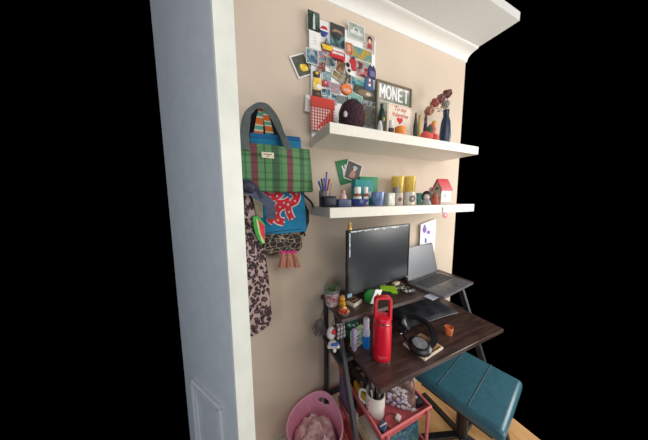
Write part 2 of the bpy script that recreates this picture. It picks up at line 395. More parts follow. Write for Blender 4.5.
card((362, 99.5, 375.5, 107.5), [(70, 76, 80), (140, 146, 150), (190, 196, 196)], 'grey street photo low on the right of the board', 'pinned_photo', .001, layer=1, sc=50)
card((365, 108, 375.5, 126), [(70, 110, 130), (120, 110, 80), (150, 130, 70), (60, 80, 110)], 'tall blue and ochre photo at the bottom right of the board', 'pinned_photo', .001, layer=2)
card((323.5, 93.5, 336, 103), [(30, 50, 56), (60, 150, 180), (210, 214, 210)], 'dark teal photo right of the red checked pad', 'pinned_photo', .001, layer=2)
magnet((313, 90, 322, 97.5), [(-.5, -.4), (.5, -.5), (.45, .4), (-.45, .5)], brownd, 'dark brown magnet right above the red checked pad', [('brown_light', M('bark', (120, 86, 64), .6), el(.05, 0, .2, .2))])
magnet((352, 101.5, 360.5, 110.5), el(0, 0, .5, .5), M('pale_badge', (186, 190, 182), .5), 'pale round badge right beside the plush toy', [('badge_centre', M('badge_grey', (140, 150, 148), .5), el(0, 0, .25, .25))], layer=3)
card((337, 96, 348.5, 104), [(70, 86, 90), (150, 160, 150), (90, 120, 110)], 'grey green card half behind the plush toy', layer=0)
card((317.5, 61.5, 325, 71), [(190, 60, 60), (60, 40, 50), (206, 190, 170)], 'red and dark photo left of the narrow rust postcard', 'pinned_photo', .001, layer=2, sc=50)
magnet((313.5, 70, 320.5, 77.5), star(0, 0, .5, .34, 6), M('plum_dark', (66, 40, 52), .5), 'dark plum star magnet with yellow centre at the left edge of the board', [('star_centre', yellow, el(0, .1, .22, .2))])
card((323, 71.5, 331, 81), [(190, 200, 200), (90, 160, 170), (230, 230, 226)], 'white and aqua card in the left half of the board', layer=1)
magnet((322.5, 79.5, 329, 85.5), [(-.5, -.5), (.5, -.5), (.4, .3), (0, .5), (-.4, .3)], M('rose_red', (170, 60, 76), .5), 'small rose red magnet over the white scribbled card', [('rose_light', M('rose_light', (220, 150, 160), .5), el(0, 0, .2, .2))])
card((331, 61.5, 337, 70.5), [(206, 206, 200), (150, 156, 150)], 'small pale grey card under the red bus magnet', layer=1)
card((357.5, 61.5, 368.5, 67.5), [(180, 186, 176), (150, 170, 160), (214, 206, 190)], 'slim pale card under the yellow panorama card', layer=0)
card((346, 75, 352, 83), [(50, 54, 76), (90, 70, 70), (150, 120, 110)], 'dark blue photo right of the olive strip card', 'pinned_photo', .001, layer=1)
card((305.8, 96.5, 312, 111), None, 'blank white paper corner behind the red checked pad', 'postcard', .001, Y=-.019, rot=6)
card((294, 55.5, 309, 75.5), [(84, 88, 74), (110, 108, 90), (90, 92, 80)], 'tilted white bordered photo of yellow flowers left of the board', 'pinned_photo', .008, rot=-27, Y=-.006, sc=20, shrink=1.12,
     motif=[('flowers', yellow, el(.1, -.12, .24, .16)), ('bloom', M('bloom', (240, 214, 90), .6), el(-.02, -.02, .1, .08)), ('bloom', M('bloom', (240, 214, 90), .6), el(.22, -.2, .1, .09))])

card((327, 57.5, 334, 65.5), [(40, 60, 80), (90, 130, 140), (180, 150, 130)], 'small dark blue photo left of the narrow rust postcard', 'pinned_photo', .001, layer=3, rot=-8)
card((340, 73, 347.5, 83), [(60, 70, 50), (120, 110, 80), (190, 180, 160)], 'mossy photo above the orange sunburst magnet', 'pinned_photo', .001, layer=3, rot=6)
card((322, 89, 330, 95.5), [(30, 40, 60), (80, 150, 170), (230, 230, 226)], 'small navy and white card over the dark teal photo', layer=4, rot=-5)
card((357, 62.5, 363.5, 70), [(160, 50, 60), (60, 50, 70), (210, 190, 180)], 'small crimson photo right of the upright red magnet', 'pinned_photo', .001, layer=3, rot=10)
# red and white checked pad hanging at the board's lower left corner
c, w, h = rect(311.5, 98, 335, 131, -.05)
pad = thing('checked_pad', (c.x, -.05, c.z-h/2), 'red topped pad with white and red checks left of upper shelf items', 'notepad')
gin = stripes('gingham_red', 0, w/9, [(0, (238, 236, 232)), (.55, (222, 92, 78))], .7, 2, [(0, (255, 255, 255)), (.6, (226, 150, 140))], w/9)
zc = c.z+h*.18
MB().box((c.x, -.045, (c.z+h/2+zc)/2), (w, .012, c.z+h/2-zc), bev=.001).build('pad_cover', M('pad_red', (214, 66, 50), .6, var=.03), pad)
MB().box((c.x, -.044, (c.z-h/2+zc)/2), (w, .01, zc-c.z+h/2), bev=.001).build('checked_sheet', gin, pad)
tri = [W(316, 129, -.0505), W(333, 121, -.0505), W(333, 108, -.0505)]
MB().prism(tri, (0, .0012, 0)).build('red_corner', stripes('gingham_corner', 0, w/9, [(0, (206, 60, 48)), (.8, (226, 150, 140))], .7, 2, [(0, (255, 255, 255)), (.85, (240, 190, 184))], w/9), pad)

# ------------------------------------------------------------------ upper shelf
def stand(px0, px1, ytop, Y, Z):       # centre, width and height of something standing on a level surface
    xc = (px0+px1)/2; p = W(xc, ytop+6, Y); p.z = Z
    t = W(xc, ytop, Y).z
    return Vector((p.x, Y, Z)), pm((p.x, Y, (Z+t)/2), px1-px0), t-Z
# dark plush
P, w, h = stand(338, 366, 98, -.14, ZU)
pt = thing('plush_toy', P, 'round dark plum furry plush toy in front of the pinboard', 'plush toy')
mb = MB(); cc = P+Vector((0, 0, h*.47)); mb.ball(cc, (w*.47, w*.42, h*.47), sub=5)
for v in mb.b.verts:
    d = (v.co-cc).normalized(); v.co += d*(.004*noise.noise(v.co*90)+.006*abs(noise.noise(v.co*240)))
fur = M('plum_fur', (52, 30, 38), .95, var=.45, scale=160, bump=.6)
mb.build('body', fur, pt)
mb = MB()
for k in range(70):
    a = random.uniform(0, PI); b = random.uniform(-.6, .6); d = Vector((math.cos(a), b*.8, abs(math.sin(a))))
    d.normalize(); q = cc+Vector((d.x*w*.45, d.y*w*.4, d.z*h*.45)); mb.tube([q, q+d*.011+Vector((0, 0, .003))], [.003, .0004], 5)
mb.build('fur_tufts', fur, pt)
q = W(345.5, 114, -.2); MB().ball((q.x, P.y-w*.40, q.z), (.011, .006, .015)).build('eye_patch', M('plush_grey', (176, 172, 176), .8), pt)
for s in (-1, 1): MB().ball(P+Vector((s*w*.22+.008, -w*.36, .008)), (.014, .012, .008)).build('foot', M('plush_foot', (150, 130, 128), .8), pt)
# green trinket
P, w, h = stand(377.5, 386, 104, -.17, ZU)
t = thing('trinket_bottle', P, 'dark green flask shaped trinket with yellow mark beside the plush toy', 'trinket')
MB().lathe([(0, 0), (w*.3, 0), (w*.5, h*.3), (w*.52, h*.55), (w*.3, h*.8), (w*.18, h*.9), (w*.2, h), (0, h)], P).build('body', M('bottle_green', (30, 58, 44), .35), t)
MB().ball(P+Vector((-.002, -w*.5, h*.5)), (.004, .003, .012)).build('yellow_mark', yellow, t)
P, w, h = stand(377, 383, 121, -.215, ZU)
MB().lathe([(0, 0), (w*.5, 0), (w*.45, h*.5), (w*.2, h), (0, h)], P).build('ornament', M('shell_white', (205, 206, 204), .5), label='small pale shell like ornament at the front of upper shelf', cat='ornament')
# framed sign
c, w, h = rect(376.5, 78, 411.5, 100, -.035)
zt = (W(377, 79, -.035).z+W(411, 89, -.035).z)/2; x0, x1 = W(376.5, 90, -.035).x, W(411.5, 95, -.035).x
sg = thing('framed_print', ((x0+x1)/2, -.03, ZU), 'wood framed grey green print lettered MONET leaning on the wall', 'picture')
fr = M('frame_wood', (124, 110, 88), .5); fw = .010; xm = (x0+x1)/2
for nm, cc_, sz in (('frame_side', (x0+fw/2, -.03, (ZU+zt)/2), (fw, .02, zt-ZU)), ('frame_side', (x1-fw/2, -.03, (ZU+zt)/2), (fw, .02, zt-ZU)), ('frame_top', (xm, -.03, zt-fw/2), (x1-x0-2*fw, .02, fw)), ('frame_bottom', (xm, -.03, ZU+fw/2), (x1-x0-2*fw, .02, fw))):
    MB().box(cc_, sz, bev=.001, seg=1).build(nm, fr, sg)
MB().box((xm, -.027, (ZU+zt)/2), (x1-x0-2*fw, .01, zt-ZU-2*fw)).build('print', photo([(126, 136, 124), (138, 148, 134), (154, 156, 144), (172, 158, 154)], 6), sg)
LWm = M('letter_white', (236, 238, 232), .6); lx0 = x0+fw+.012; lp_ = (x1-x0-2*fw-.024)/5; lh_ = .072; lz = zt-.096; lt = .0125
glyph = {'M': [((0, 0), (0, 1)), ((0, 1), (.5, .35)), ((.5, .35), (1, 1)), ((1, 1), (1, 0))], 'N': [((0, 0), (0, 1)), ((0, 1), (1, 0)), ((1, 0), (1, 1))],
         'E': [((0, 0), (0, 1)), ((0, 1), (1, 1)), ((0, .5), (.85, .5)), ((0, 0), (1, 0))], 'T': [((.5, 0), (.5, 1)), ((0, 1), (1, 1))], 'O': [((.5+.5*math.cos(2*PI*i/14), .5+.5*math.sin(2*PI*i/14)), (.5+.5*math.cos(2*PI*(i+1)/14), .5+.5*math.sin(2*PI*(i+1)/14))) for i in range(14)]}
for k, ch_ in enumerate('MONET'):
    mb = MB(); gw = lp_*(.72 if ch_ in 'MO' else .62)
    for n2, (p_, q_) in enumerate(glyph[ch_]):
        fx = lambda c_: Vector((lx0+lp_*(k+.5)+gw*(c_[0]-.5), -.0335-.0001*n2, lz+lh_*c_[1]))
        a_, b_ = fx(p_), fx(q_); d_ = b_-a_; mb.box((a_+b_)/2, (d_.length+lt*.7, .0015, lt), (0, -math.atan2(d_.z, d_.x), 0))
    mb.build('letter', LWm, sg)
MB().box((xm, -.0325, zt-.118), (x1-x0-2*fw-.02, .001, .006)).build('underline', M('line_pale', (206, 206, 180), .6), sg)
MB().prism(circ(xm+.03, ZU+.16, .07, .05, -.0325), (0, .001, 0)).build('pink_patch', M('patch_pink', (196, 160, 160), .6), sg)
# valentine card
Y = -.13; P, w, h = stand(387, 412, 105, Y, ZU); x0, x1 = W(387.5, 118, Y).x, W(412, 118, Y).x; P.x = (x0+x1)/2; w = x1-x0
va = thing('valentine_card', P, 'cream card with red script and heart standing on upper shelf', 'greeting card')
MB().box(P+Vector((0, .004, h/2)), (w, .003, h), bev=.0005, seg=1).build('card', M('card_cream', (222, 212, 194), .7, var=.02), va)
MB().box(P+Vector((0, .03, h/2-.005)), (w, .003, h-.01), (math.radians(-14), 0, 0)).build('back_panel', cream, va)
mb = MB()
for k in range(17):
    for s in (-1, 1): mb.box(P+Vector((s*(w/2-.007), .0022, .006+(h-.012)*k/16)), (.005, .001, .005))
for k in range(13):
    mb.box(P+Vector((-w/2+.007+(w-.014)*k/12, .0022, h-.008)), (.005, .001, .005)); mb.box(P+Vector((-w/2+.007+(w-.014)*k/12, .0022, .008)), (.005, .001, .005))
mb.build('dotted_border', redm, va)
def vz(y): return Vector((0, .0018, W(399.5, y, Y).z-Z0))
Z0 = P.z; vs = .036
text('script', 'To my', vs, P+vz(109.3), redm, va, shear=.3)
text('script', 'Valentine', vs, P+vz(115.2), redm, va, shear=.3, sx=.95)
hp = []
for i in range(28):
    a = 2*PI*i/28; hp.append((P.x+.00175*16*math.sin(a)**3*.85, P.y+.0015, P.z+vz(120.5).z+.00145*(13*math.cos(a)-5*math.cos(2*a)-2*math.cos(3*a)-math.cos(4*a))))
MB().prism(hp, (0, .002, 0)).build('heart', M('heart_red', (206, 22, 40), .5), va)
# little bottle and tub
P, w, h = stand(388.5, 394, 120.5, -.2, ZU)
t = thing('little_bottle', P, 'tiny white bottle with dark label in front of the valentine card', 'bottle')
MB().lathe([(0, 0), (w*.5, 0), (w*.5, h*.62), (w*.36, h*.7), (0, h*.7)], P).build('body', M('bottle_white', (214, 210, 204), .4), t)
MB().lathe([(w*.53, h*.18), (w*.53, h*.5)], P).build('bottle_label', M('label_dark', (70, 56, 60), .6), t)
MB().lathe([(w*.38, h*.7), (w*.38, h), (0, h)], P).build('cap', white, t)
P, w, h = stand(394.3, 405.5, 127.5, -.2, ZU)
MB().lathe([(0, 0), (w*.46, 0), (w*.5, h*.2), (w*.5, h), (w*.44, h), (w*.42, h*.3), (0, h*.28)], P).build('candle_cup', orange, label='low orange cup at the foot of the valentine card', cat='cup')
# dark toucan-like pair of things behind
P, w, h = stand(413.5, 418, 113, -.1, ZU)
MB().lathe([(0, 0), (w*.5, 0), (w*.5, h*.6), (w*.25, h*.85), (w*.2, h), (0, h)], P).build('ornament', M('ornament_slate', (58, 62, 58), .5), label='slim dark ornament right of the valentine card', cat='ornament')
P, w, h = stand(417.5, 422, 115, -.07, ZU)
MB().lathe([(0, 0), (w*.4, 0), (w*.5, h*.5), (w*.3, h), (0, h)], P).build('candle', M('straw_yellow', (206, 178, 110), .6), label='straw yellow candle behind the dark ornament on upper shelf', cat='candle')
P, w, h = stand(423, 428.5, 115, -.15, ZU)
t = thing('figurine', P, 'small navy robed figurine left of the dried flowers', 'figurine')
MB().lathe([(0, 0), (w*.6, 0), (w*.45, h*.4), (w*.3, h*.74), (0, h*.78)], P).build('robe', M('robe_navy', (46, 54, 82), .6), t)
MB().ball(P+Vector((0, 0, h*.86)), (w*.3, w*.3, h*.15)).build('head', M('figure_head', (90, 70, 70), .6), t)
# navy vase with dried flowers
P, w, h = stand(440, 452, 110, -.12, ZU)
t = thing('vase', P, 'dark navy vase at the right end of upper shelf', 'vase')
MB().lathe([(0, 0), (w*.42, 0), (w*.5, h*.35), (w*.4, h*.7), (w*.24, h*.85), (w*.28, h), (w*.22, h), (w*.18, h*.85), (0, h*.8)], P).build('body', M('vase_navy', (44, 56, 82), .3), t)
vt = P+Vector((0, 0, h*.95))
stemm = M('dry_stem', (116, 96, 74), .8)
for k, (px, py, nm, mt, lab) in enumerate(((435, 103, 'dusty_red', M('dusty_red', (158, 84, 78), .9, bump=.5), 'dusty red dried flower drooping lowest from the navy vase'), (429, 111, 'rust', M('rust_flower', (170, 120, 96), .9, bump=.5), 'rust brown dried flower hanging left from the navy vase'),
        (441, 99, 'mauve', M('mauve_flower', (130, 92, 92), .9, bump=.5), 'mauve dried flower head above the navy vase'), (447, 94, 'brown', M('brown_flower', (112, 76, 66), .9, bump=.5), 'tall brown dried flower at the right edge above the vase'), (446, 104, 'grey', M('grey_flower', (150, 150, 142), .9, bump=.5), 'grey green dried sprig beside the navy vase'))):
    q = W(px, py, -.12-.01*(k % 3))
    f = thing('dried_flower', vt, lab, 'flower', 'dried flowers in the navy vase')
    MB().tube([vt-Vector((0, 0, .015)), (vt+q)/2+Vector((.004, 0, .02)), q], .0018, 6).build('stem', stemm, f)
    mb = MB(); r_ = .027 if k < 4 else .022
    for j in range(16):
        a = j*2.4; b = math.acos(1-2*(j+.5)/16); d = Vector((math.sin(b)*math.cos(a), math.sin(b)*math.sin(a), math.cos(b)))
        mb.ball(q+d*r_*.65, (r_*.5, r_*.5, r_*.7), rot=(random.random()*3, random.random()*3, 0), sub=1)
    mb.jitter(.002, 90, k).build('bloom', mt, f)
    mb = MB()
    for j in range(3):
        g = vt.lerp(q, .35+.22*j); s = 1 if j % 2 else -1
        mb.prism([g, g+Vector((s*.012, -.002, .008)), g+Vector((s*.026, -.004, .004)), g+Vector((s*.013, -.002, -.002))], (0, .001, 0))
    mb.build('leaves', M('dry_leaf', (120, 104, 84), .8), f)
# coral plush with green scarf
P, w, h = stand(417, 441, 121.5, -.2, ZU)
t = thing('plush_toy', P, 'coral red plush toy with a green scarf at right of upper shelf', 'plush toy')
cl = M('coral_plush', (206, 84, 76), .9, bump=.3, scale=150)
MB().ball(P+Vector((-w*.12, 0, h*.27)), (w*.36, w*.22, h*.27)).ball(P+Vector((w*.16, 0, h*.62)), (w*.22, w*.18, h*.30)).ball(P+Vector((w*.3, -.01, h*.22)), (w*.2, w*.18, h*.22)).build('body', cl, t)
MB().ball(P+Vector((-w*.06, -.016, h*.55)), (w*.16, w*.12, h*.22)).build('scarf', M('scarf_green', (60, 92, 66), .9), t)
MB().ball(P+Vector((w*.2, -w*.17, h*.62)), (.004, .003, .004)).build('eye', black, t)
MB().ball(P+Vector((w*.2, -w*.1, h*.9)), (w*.12, w*.1, h*.14)).build('hat', M('hat_amber', (216, 160, 80), .8), t)

# ------------------------------------------------------------------ lower shelf
Z = ZLw
# pen pot
P, w, h = stand(319, 330, 191, -.13, Z)
P0 = P.copy()
t = thing('pen_pot', P, 'smoky clear pen pot at the left end of lower shelf', 'pot')
MB().lathe([(0, 0), (w*.5, 0), (w*.5, h), (w*.46, h), (w*.46, .004), (0, .004)], P).build('cup', M('pot_smoke', (120, 112, 110), .25), t)
pens = [(318.5, 181, (36, 50, 150), 'blue pen leaning furthest left in the pen pot'), (321.5, 178.5, (30, 36, 70), 'dark blue pen second from left in the pen pot'), (324.3, 178, (44, 60, 168), 'blue pen upright in the middle of the pen pot'),
        (326.8, 172, (30, 44, 150), 'tallest blue pen in the pen pot'), (329.5, 179, (170, 50, 50), 'red pen leaning right in the pen pot'), (332.5, 184, (186, 170, 160), 'pale silver pen leaning furthest right in the pen pot'), (322, 183, (26, 24, 28), 'short black pen at the front of the pen pot')]
for k, (px, py, c_, lab) in enumerate(pens):
    q = W(px, py, -.14 if k < 6 else -.16)
    b = P0+Vector(((q.x-P0.x)*-.15, -.005+.003*(k % 3), .008)); d = (q-b)
    o = thing('pen', b, lab, 'pen', 'pens in the pen pot')
    m = M('pen_ink_%d' % k, c_, .4)
    MB().tube([b, b+d*.86], .0042, 8).build('barrel', m, o); MB().tube([b+d*.86, q], .0048, 8).build('pen_cap', m, o)
# dishes and pouches
P, w, h = stand(321, 336, 196, -.2, Z)
MB().pillow(P+Vector((0, 0, h*.5)), (w*1.0, .07, h), .5, wr=.003, seed=3).build('zip_pouch', M('pouch_black', (26, 28, 46), .6), label='black zip pouch slumped in front of the pen pot', cat='pouch')
P, w, h = stand(335, 349, 199, -.2, Z)
MB().box(P+Vector((0, 0, h/2)), (w, .07, h), bev=.006, seg=3).build('tin', M('tin_slate', (70, 78, 104), .35), label='slate blue tin right of the black pouch', cat='tin')
P2, w2, h2 = stand(339.5, 347, 190, -.18, Z)
P2.z = Z+h
t = thing('figurine', P2, 'small pale pink figurine standing on the slate tin', 'figurine')
hh = h2-h
MB().lathe([(0, 0), (w2*.45, 0), (w2*.4, hh*.4), (w2*.2, hh*.6), (0, hh*.62)], P2).build('body', M('fig_pink', (214, 178, 172), .6), t)
MB().ball(P2+Vector((0, 0, hh*.78)), (w2*.3, w2*.3, hh*.22)).build('head', skin, t)
MB().ball(P2+Vector((0, .002, hh*.86)), (w2*.32, w2*.3, hh*.16)).build('hair', M('fig_rust', (160, 90, 80), .6), t)
P, w, h = stand(348, 369, 199, -.2, Z)
MB().lathe([(0, 0), (w*.34, 0), (w*.5, h*.8), (w*.52, h), (w*.48, h), (w*.34, h*.25), (0, h*.2)], P, sc=(1, .8)).build('dish', M('dish_blue', (40, 56, 112), .25), label='low cobalt blue dish in front of the brown bottles', cat='dish')
# cards on the wall
gc = card((338, 160, 351, 184), None, 'green card with pale animal silhouette taped above lower shelf', 'postcard', 0, rot=-14, Y=-.004, bcol=greenc, shrink=1.0, group='cards taped to the wall over lower shelf',
          motif=[('silhouette', paper, [(-.12, -.28), (.2, -.28), (.24, -.05), (.16, .08), (.22, .3), (.1, .3), (.06, .12), (.0, .12), (-.06, .3), (-.14, .26), (-.1, .05), (-.16, -.08)])])
card((345.5, 162, 361, 181), [(74, 66, 66), (92, 84, 82)], 'dark portrait postcard with white border tilted right over the green card', 'postcard', .005, rot=16, Y=-.008, sc=10, shrink=1.0, group='cards taped to the wall over lower shelf',
     motif=[('dress', M('dress_tan', (170, 130, 110), .6), [(-.22, -.36), (.16, -.36), (.18, -.1), (.04, .08), (-.1, .02)]), ('face', skin, el(.06, .13, .1, .1)), ('hat', M('hat_grey', (170, 180, 184), .6), el(.06, .22, .15, .09))])
# boxes
P, w, h = stand(359, 377, 177, -.06, Z)
MB().box(P+Vector((.0, 0, h/2)), (W(377, 190, -.06).x-W(359, 190, -.06).x, .02, h), bev=.0015).build('greeting_card', M('box_green', (22, 122, 74), .55), label='tall emerald green box standing at the back of lower shelf', cat='box')
P, w, h = stand(353.5, 371, 180, -.10, Z)
t = thing('tea_box', P, 'teal box in front of the emerald one on lower shelf', 'box')
ww = W(371, 190, -.1).x-W(353.5, 190, -.1).x
MB().box(P+Vector((0, 0, h/2)), (ww, .045, h), bev=.0015).build('carton', teal, t)
MB().box(P+Vector((ww*.3, -.0232, h*.42)), (ww*.22, .001, h*.25)).build('printed_patch', M('patch_grey', (170, 180, 176), .6), t)
for px0, px1, yt, lab in ((353.5, 361.5, 187, 'brown bottle with wide white cap and blank label on lower shelf'), (363.5, 368.5, 187, 'slim brown bottle with white cap right of the wider one')):
    P, w, h = stand(px0, px1, yt, -.16, Z)
    t = thing('medicine_bottle', P, lab, 'bottle', 'brown bottles on lower shelf')
    MB().lathe([(0, 0), (w*.5, 0), (w*.52, .003), (w*.52, h*.55), (w*.4, h*.66), (0, h*.66)], P).build('body', M('amber', (140, 76, 44), .25), t)
    MB().lathe([(w*.535, h*.1), (w*.535, h*.5)], P).build('bottle_label', paper, t)
    MB().lathe([(w*.42, h*.66), (w*.42, h*.97), (w*.38, h), (0, h)], P).build('cap', white, t)
# bowl, square pot, mugs
P, w, h = stand(371, 384.5, 192, -.19, Z)
MB().lathe([(0, 0), (w*.3, 0), (w*.42, h*.25), (w*.5, h*.95), (w*.49, h), (w*.46, h*.95), (w*.36, h*.25), (0, h*.15)], P).build('glazed_cup', M('glaze_blue', (104, 122, 164), .2, var=.18, scale=30), label='rounded blue glazed cup in the middle of lower shelf', cat='cup')
P, w, h = stand(384, 394, 193, -.2, Z)
t = thing('square_pot', P, 'square whitewashed pot right of the blue glazed cup', 'pot')
mb = MB().box(P+Vector((0, 0, h/2)), (w*.86, w*.86, h), bev=.003); mb.build('pot', M('pot_white', (202, 200, 186), .5), t)
MB().box(P+Vector((0, -w*.435, h*.5)), (w*.6, .002, h*.6)).build('front_panel', M('pot_panel', (214, 212, 204), .5), t)
P, w, h = stand(392.5, 399, 187.5, -.12, Z)
MB().lathe([(0, 0), (w*.5, 0), (w*.5, h), (w*.42, h), (w*.4, h*.5), (0, h*.5)], P).build('pot', M('pot_violet_grey', (122, 116, 128), .5), label='grey violet pot behind the square white pot', cat='pot')
def mug(px0, px1, yt, Y, mat, lab, side, spot):
    P, w, h = stand(px0, px1, yt, Y, Z)
    t = thing('mug', P, lab, 'mug', 'mugs on lower shelf')
    MB().lathe([(0, 0), (w*.45, 0), (w*.5, .004), (w*.5, h), (w*.45, h), (w*.44, .008), (0, .007)], P).build('body', mat, t)
    MB().tube([P+Vector((side*w*.47, 0, h*.82)), P+Vector((side*w*.8, 0, h*.75)), P+Vector((side*w*.85, 0, h*.4)), P+Vector((side*w*.47, 0, h*.2))], .004, 8).build('handle', mat, t)
    for k, (a, zz, rr, mm) in enumerate(spot):
        mb = MB().lathe([(0, -.001), (rr, -.001), (rr*.9, .0015), (rr*.5, .002), (0, .001)], (0, 0, 0), 18)
        bmesh.ops.transform(mb.b, matrix=Matrix.Translation(P+Vector((math.cos(a)*w*.5, math.sin(a)*w*.5, h*zz))) @ Matrix.Rotation(a+PI/2, 4, 'Z') @ Matrix.Rotation(PI/2, 4, 'X'), verts=mb.b.verts)
        mb.build('printed_spot', mm, t)
mug(393.8, 403, 193, -.19, M('mug_stone', (190, 178, 168), .35), 'stone grey mug with a brown rosette left of the cream mug', -1, [(-PI/2-.4, .5, .012, M('rosette', (132, 92, 88), .5))])
mug(402.5, 414.5, 192, -.2, M('mug_cream', (204, 194, 178), .35), 'cream mug with dark round motif near the doll head', 1, [(-PI/2-.1, .5, .021, M('motif_dark', (88, 78, 76), .5)), (-PI/2-.1, .46, .010, M('motif_light', (180, 170, 160), .5))])
yg = M('amber_glass', (248, 224, 120), .1, 0, .03, **{'Transmission Weight': .55, 'IOR': 1.3})
for px0, px1, lab in ((391.5, 404.3, 'yellow glass tumbler on the left of the pair'), (404, 416.2, 'yellow glass tumbler on the right of the pair')):
    P, w, h = stand(px0, px1, 176.5, -.07, Z)
    MB().lathe([(0, 0), (w*.32, 0), (w*.34, .004), (w*.46, h*.75), (w*.5, h), (w*.47, h), (w*.42, h*.7), (w*.31, .01), (0, .01)], P).build('tumbler', yg, label=lab+' at the back of lower shelf', cat='glass', group='yellow tumblers on lower shelf')
P, w, h = stand(416, 422, 193, -.17, Z)
MB().lathe([(0, 0), (w*.4, 0), (w*.5, h), (w*.44, h), (w*.36, .004), (0, .004)], P).build('cup', M('cup_seagreen', (70, 128, 122), .4), label='small sea green cup left of the doll head', cat='cup')
# doll head ornament
P, w, h = stand(421.5, 431.5, 191, -.2, Z)
t = thing('doll', P, 'round faced black haired doll in a grey dress on lower shelf', 'doll')
MB().lathe([(0, 0), (w*.5, 0), (w*.46, h*.2), (w*.3, h*.4), (0, h*.42)], P).build('dress', M('dress_grey', (150, 160, 158), .6), t)
hd = P+Vector((0, 0, h*.62)); MB().ball(hd, (w*.36, w*.34, h*.3)).build('head', M('doll_face', (216, 196, 186), .6), t)
fd = Vector((-.72, -.69, 0)); pd = Vector((.69, -.72, 0))
mb = MB().ball(hd-fd*.007+Vector((0, 0, h*.08)), (w*.44, w*.44, h*.32))
for sg_ in (-1, 1): mb.ball(hd-fd*.002+pd*sg_*w*.36+Vector((0, 0, -h*.06)), (w*.13, w*.13, h*.24))
mb.build('hair', M('doll_hair', (34, 28, 32), .6), t)
for sg_ in (-1, 1): MB().ball(hd+fd*w*.335+pd*sg_*w*.13, .0024, sub=2).build('eye', black, t)
MB().ball(hd+fd*w*.33+Vector((0, 0, -h*.12)), (.002, .002, .0012), sub=2).build('mouth', redm, t)
P, w, h = stand(427.5, 434, 187, -.1, Z)
t = thing('figurine', P, 'tall pale figurine standing behind the doll', 'figurine')
MB().lathe([(0, 0), (w*.5, 0), (w*.36, h*.5), (w*.24, h*.68), (0, h*.7)], P).build('robe', M('robe_pale', (206, 186, 184), .6), t); MB().ball(P+Vector((0, 0, h*.83)), (w*.4, w*.36, h*.17)).build('head', M('fig_white', (216, 200, 200), .6), t)
P, w, h = stand(431, 439, 193, -.19, Z)
t = thing('figurine', P, 'rounded rust red figurine between doll and birdhouse', 'figurine')
MB().lathe([(0, 0), (w*.42, 0), (w*.5, h*.3), (w*.36, h*.6), (0, h*.66)], P).build('body', M('rust_body', (186, 84, 62), .6), t); MB().ball(P+Vector((0, 0, h*.76)), (w*.34, w*.34, h*.25)).build('head', M('rust_head', (166, 92, 76), .6), t)
# birdhouse
gx = W(441, 195, -.2).x; yf = -.2; dq = ray(432.5, 195); yb = -DW+dq.y*(gx/dq.x); ym = (yf+yb)/2; gl = .10
zr = (CAM+ray(438.5, 180)*((ym+DW)/ray(438.5, 180).y)).z; zr = CAM.z+ray(438.5, 180).z*(gx/ray(438.5, 180).x); zw = CAM.z+ray(441, 189.5).z*(gx/ray(441, 189.5).x)
t = thing('birdhouse', (gx+gl/2, ym, Z), 'little house ornament with red roof at the right of lower shelf', 'ornament')
MB().prism([(gx, yf, Z), (gx, yb, Z), (gx, yb, zw), (gx, ym, zr), (gx, yf, zw)], (gl, 0, 0)).build('walls', M('birdhouse_wall', (184, 172, 158), .6), t)
for yy, sg_ in ((yf, -1), (yb, 1)):
    e = yy+sg_*.008; ze = zw-.009
    MB().prism([(gx-.006, ym, zr), (gx-.006, e, ze), (gx-.006, e, ze+.008), (gx-.006, ym, zr+.010)], (gl+.012, 0, 0)).build('roof_panel', M('roof_red', (196, 62, 70), .5), t)
mb = MB().lathe([(0, 0), (.009, 0), (.009, .002), (0, .002)], (0, 0, 0), 16)
bmesh.ops.transform(mb.b, matrix=Matrix.Translation((gx-.0015, ym, zw+.008)) @ Matrix.Rotation(PI/2, 4, 'Y'), verts=mb.b.verts); mb.build('entrance', M('hole_dark', (62, 84, 62), .6), t)
MB().box((gx-.0008, ym-.008, Z+.022), (.002, abs(yf-yb)*.4, .044)).build('house_door', M('house_door', (120, 70, 66), .6), t)
MB().box((gx+gl/2, yf-.0008, (Z+zw)/2+.006), (gl*.94, .002, (zw-Z)*.75)).build('side_panel', M('side_white', (226, 224, 220), .5), t)
MB().box((gx+gl*.4, yf-.002, (Z+zw)/2+.008), (.02, .002, .022)).build('house_window', M('house_window', (120, 150, 160), .4), t)
# badge tag hanging from the shelf front
q = W(445.3, 214, -.265)
t = thing('hanging_tag', (q.x, -.264, q.z-.02), 'clear and pink round tag hanging off the right of lower shelf', 'tag')
MB().box((q.x, -.264, q.z+.012), (.046, .003, .062), bev=.001).build('sleeve', M('sleeve_clear', (216, 208, 206), .3), t)
MB().prism(circ(q.x, q.z-.008, .019, .019, -.267), (0, .002, 0)).build('disc', M('tag_pink', (222, 80, 110), .5), t)
MB().prism([(q.x-.01, -.2685, q.z-.014), (q.x-.002, -.2685, q.z-.014), (q.x+.008, -.2685, q.z), (q.x-.004, -.2685, q.z+.002)], (0, .001, 0)).build('disc_motif', paper, t)

# ------------------------------------------------------------------ bags on the wall
hookm = M('hook_metal', (120, 118, 112), .4, .8)
# black garment behind
MB().prism(pl([(249, 135), (251, 114), (258, 106), (268, 107), (276, 116), (281, 135)], -.03), (0, .03, 0), .006).build('black_bag', M('black_fabric', (26, 26, 32), .9), label='black cloth bundle behind the bag handles', cat='bag')
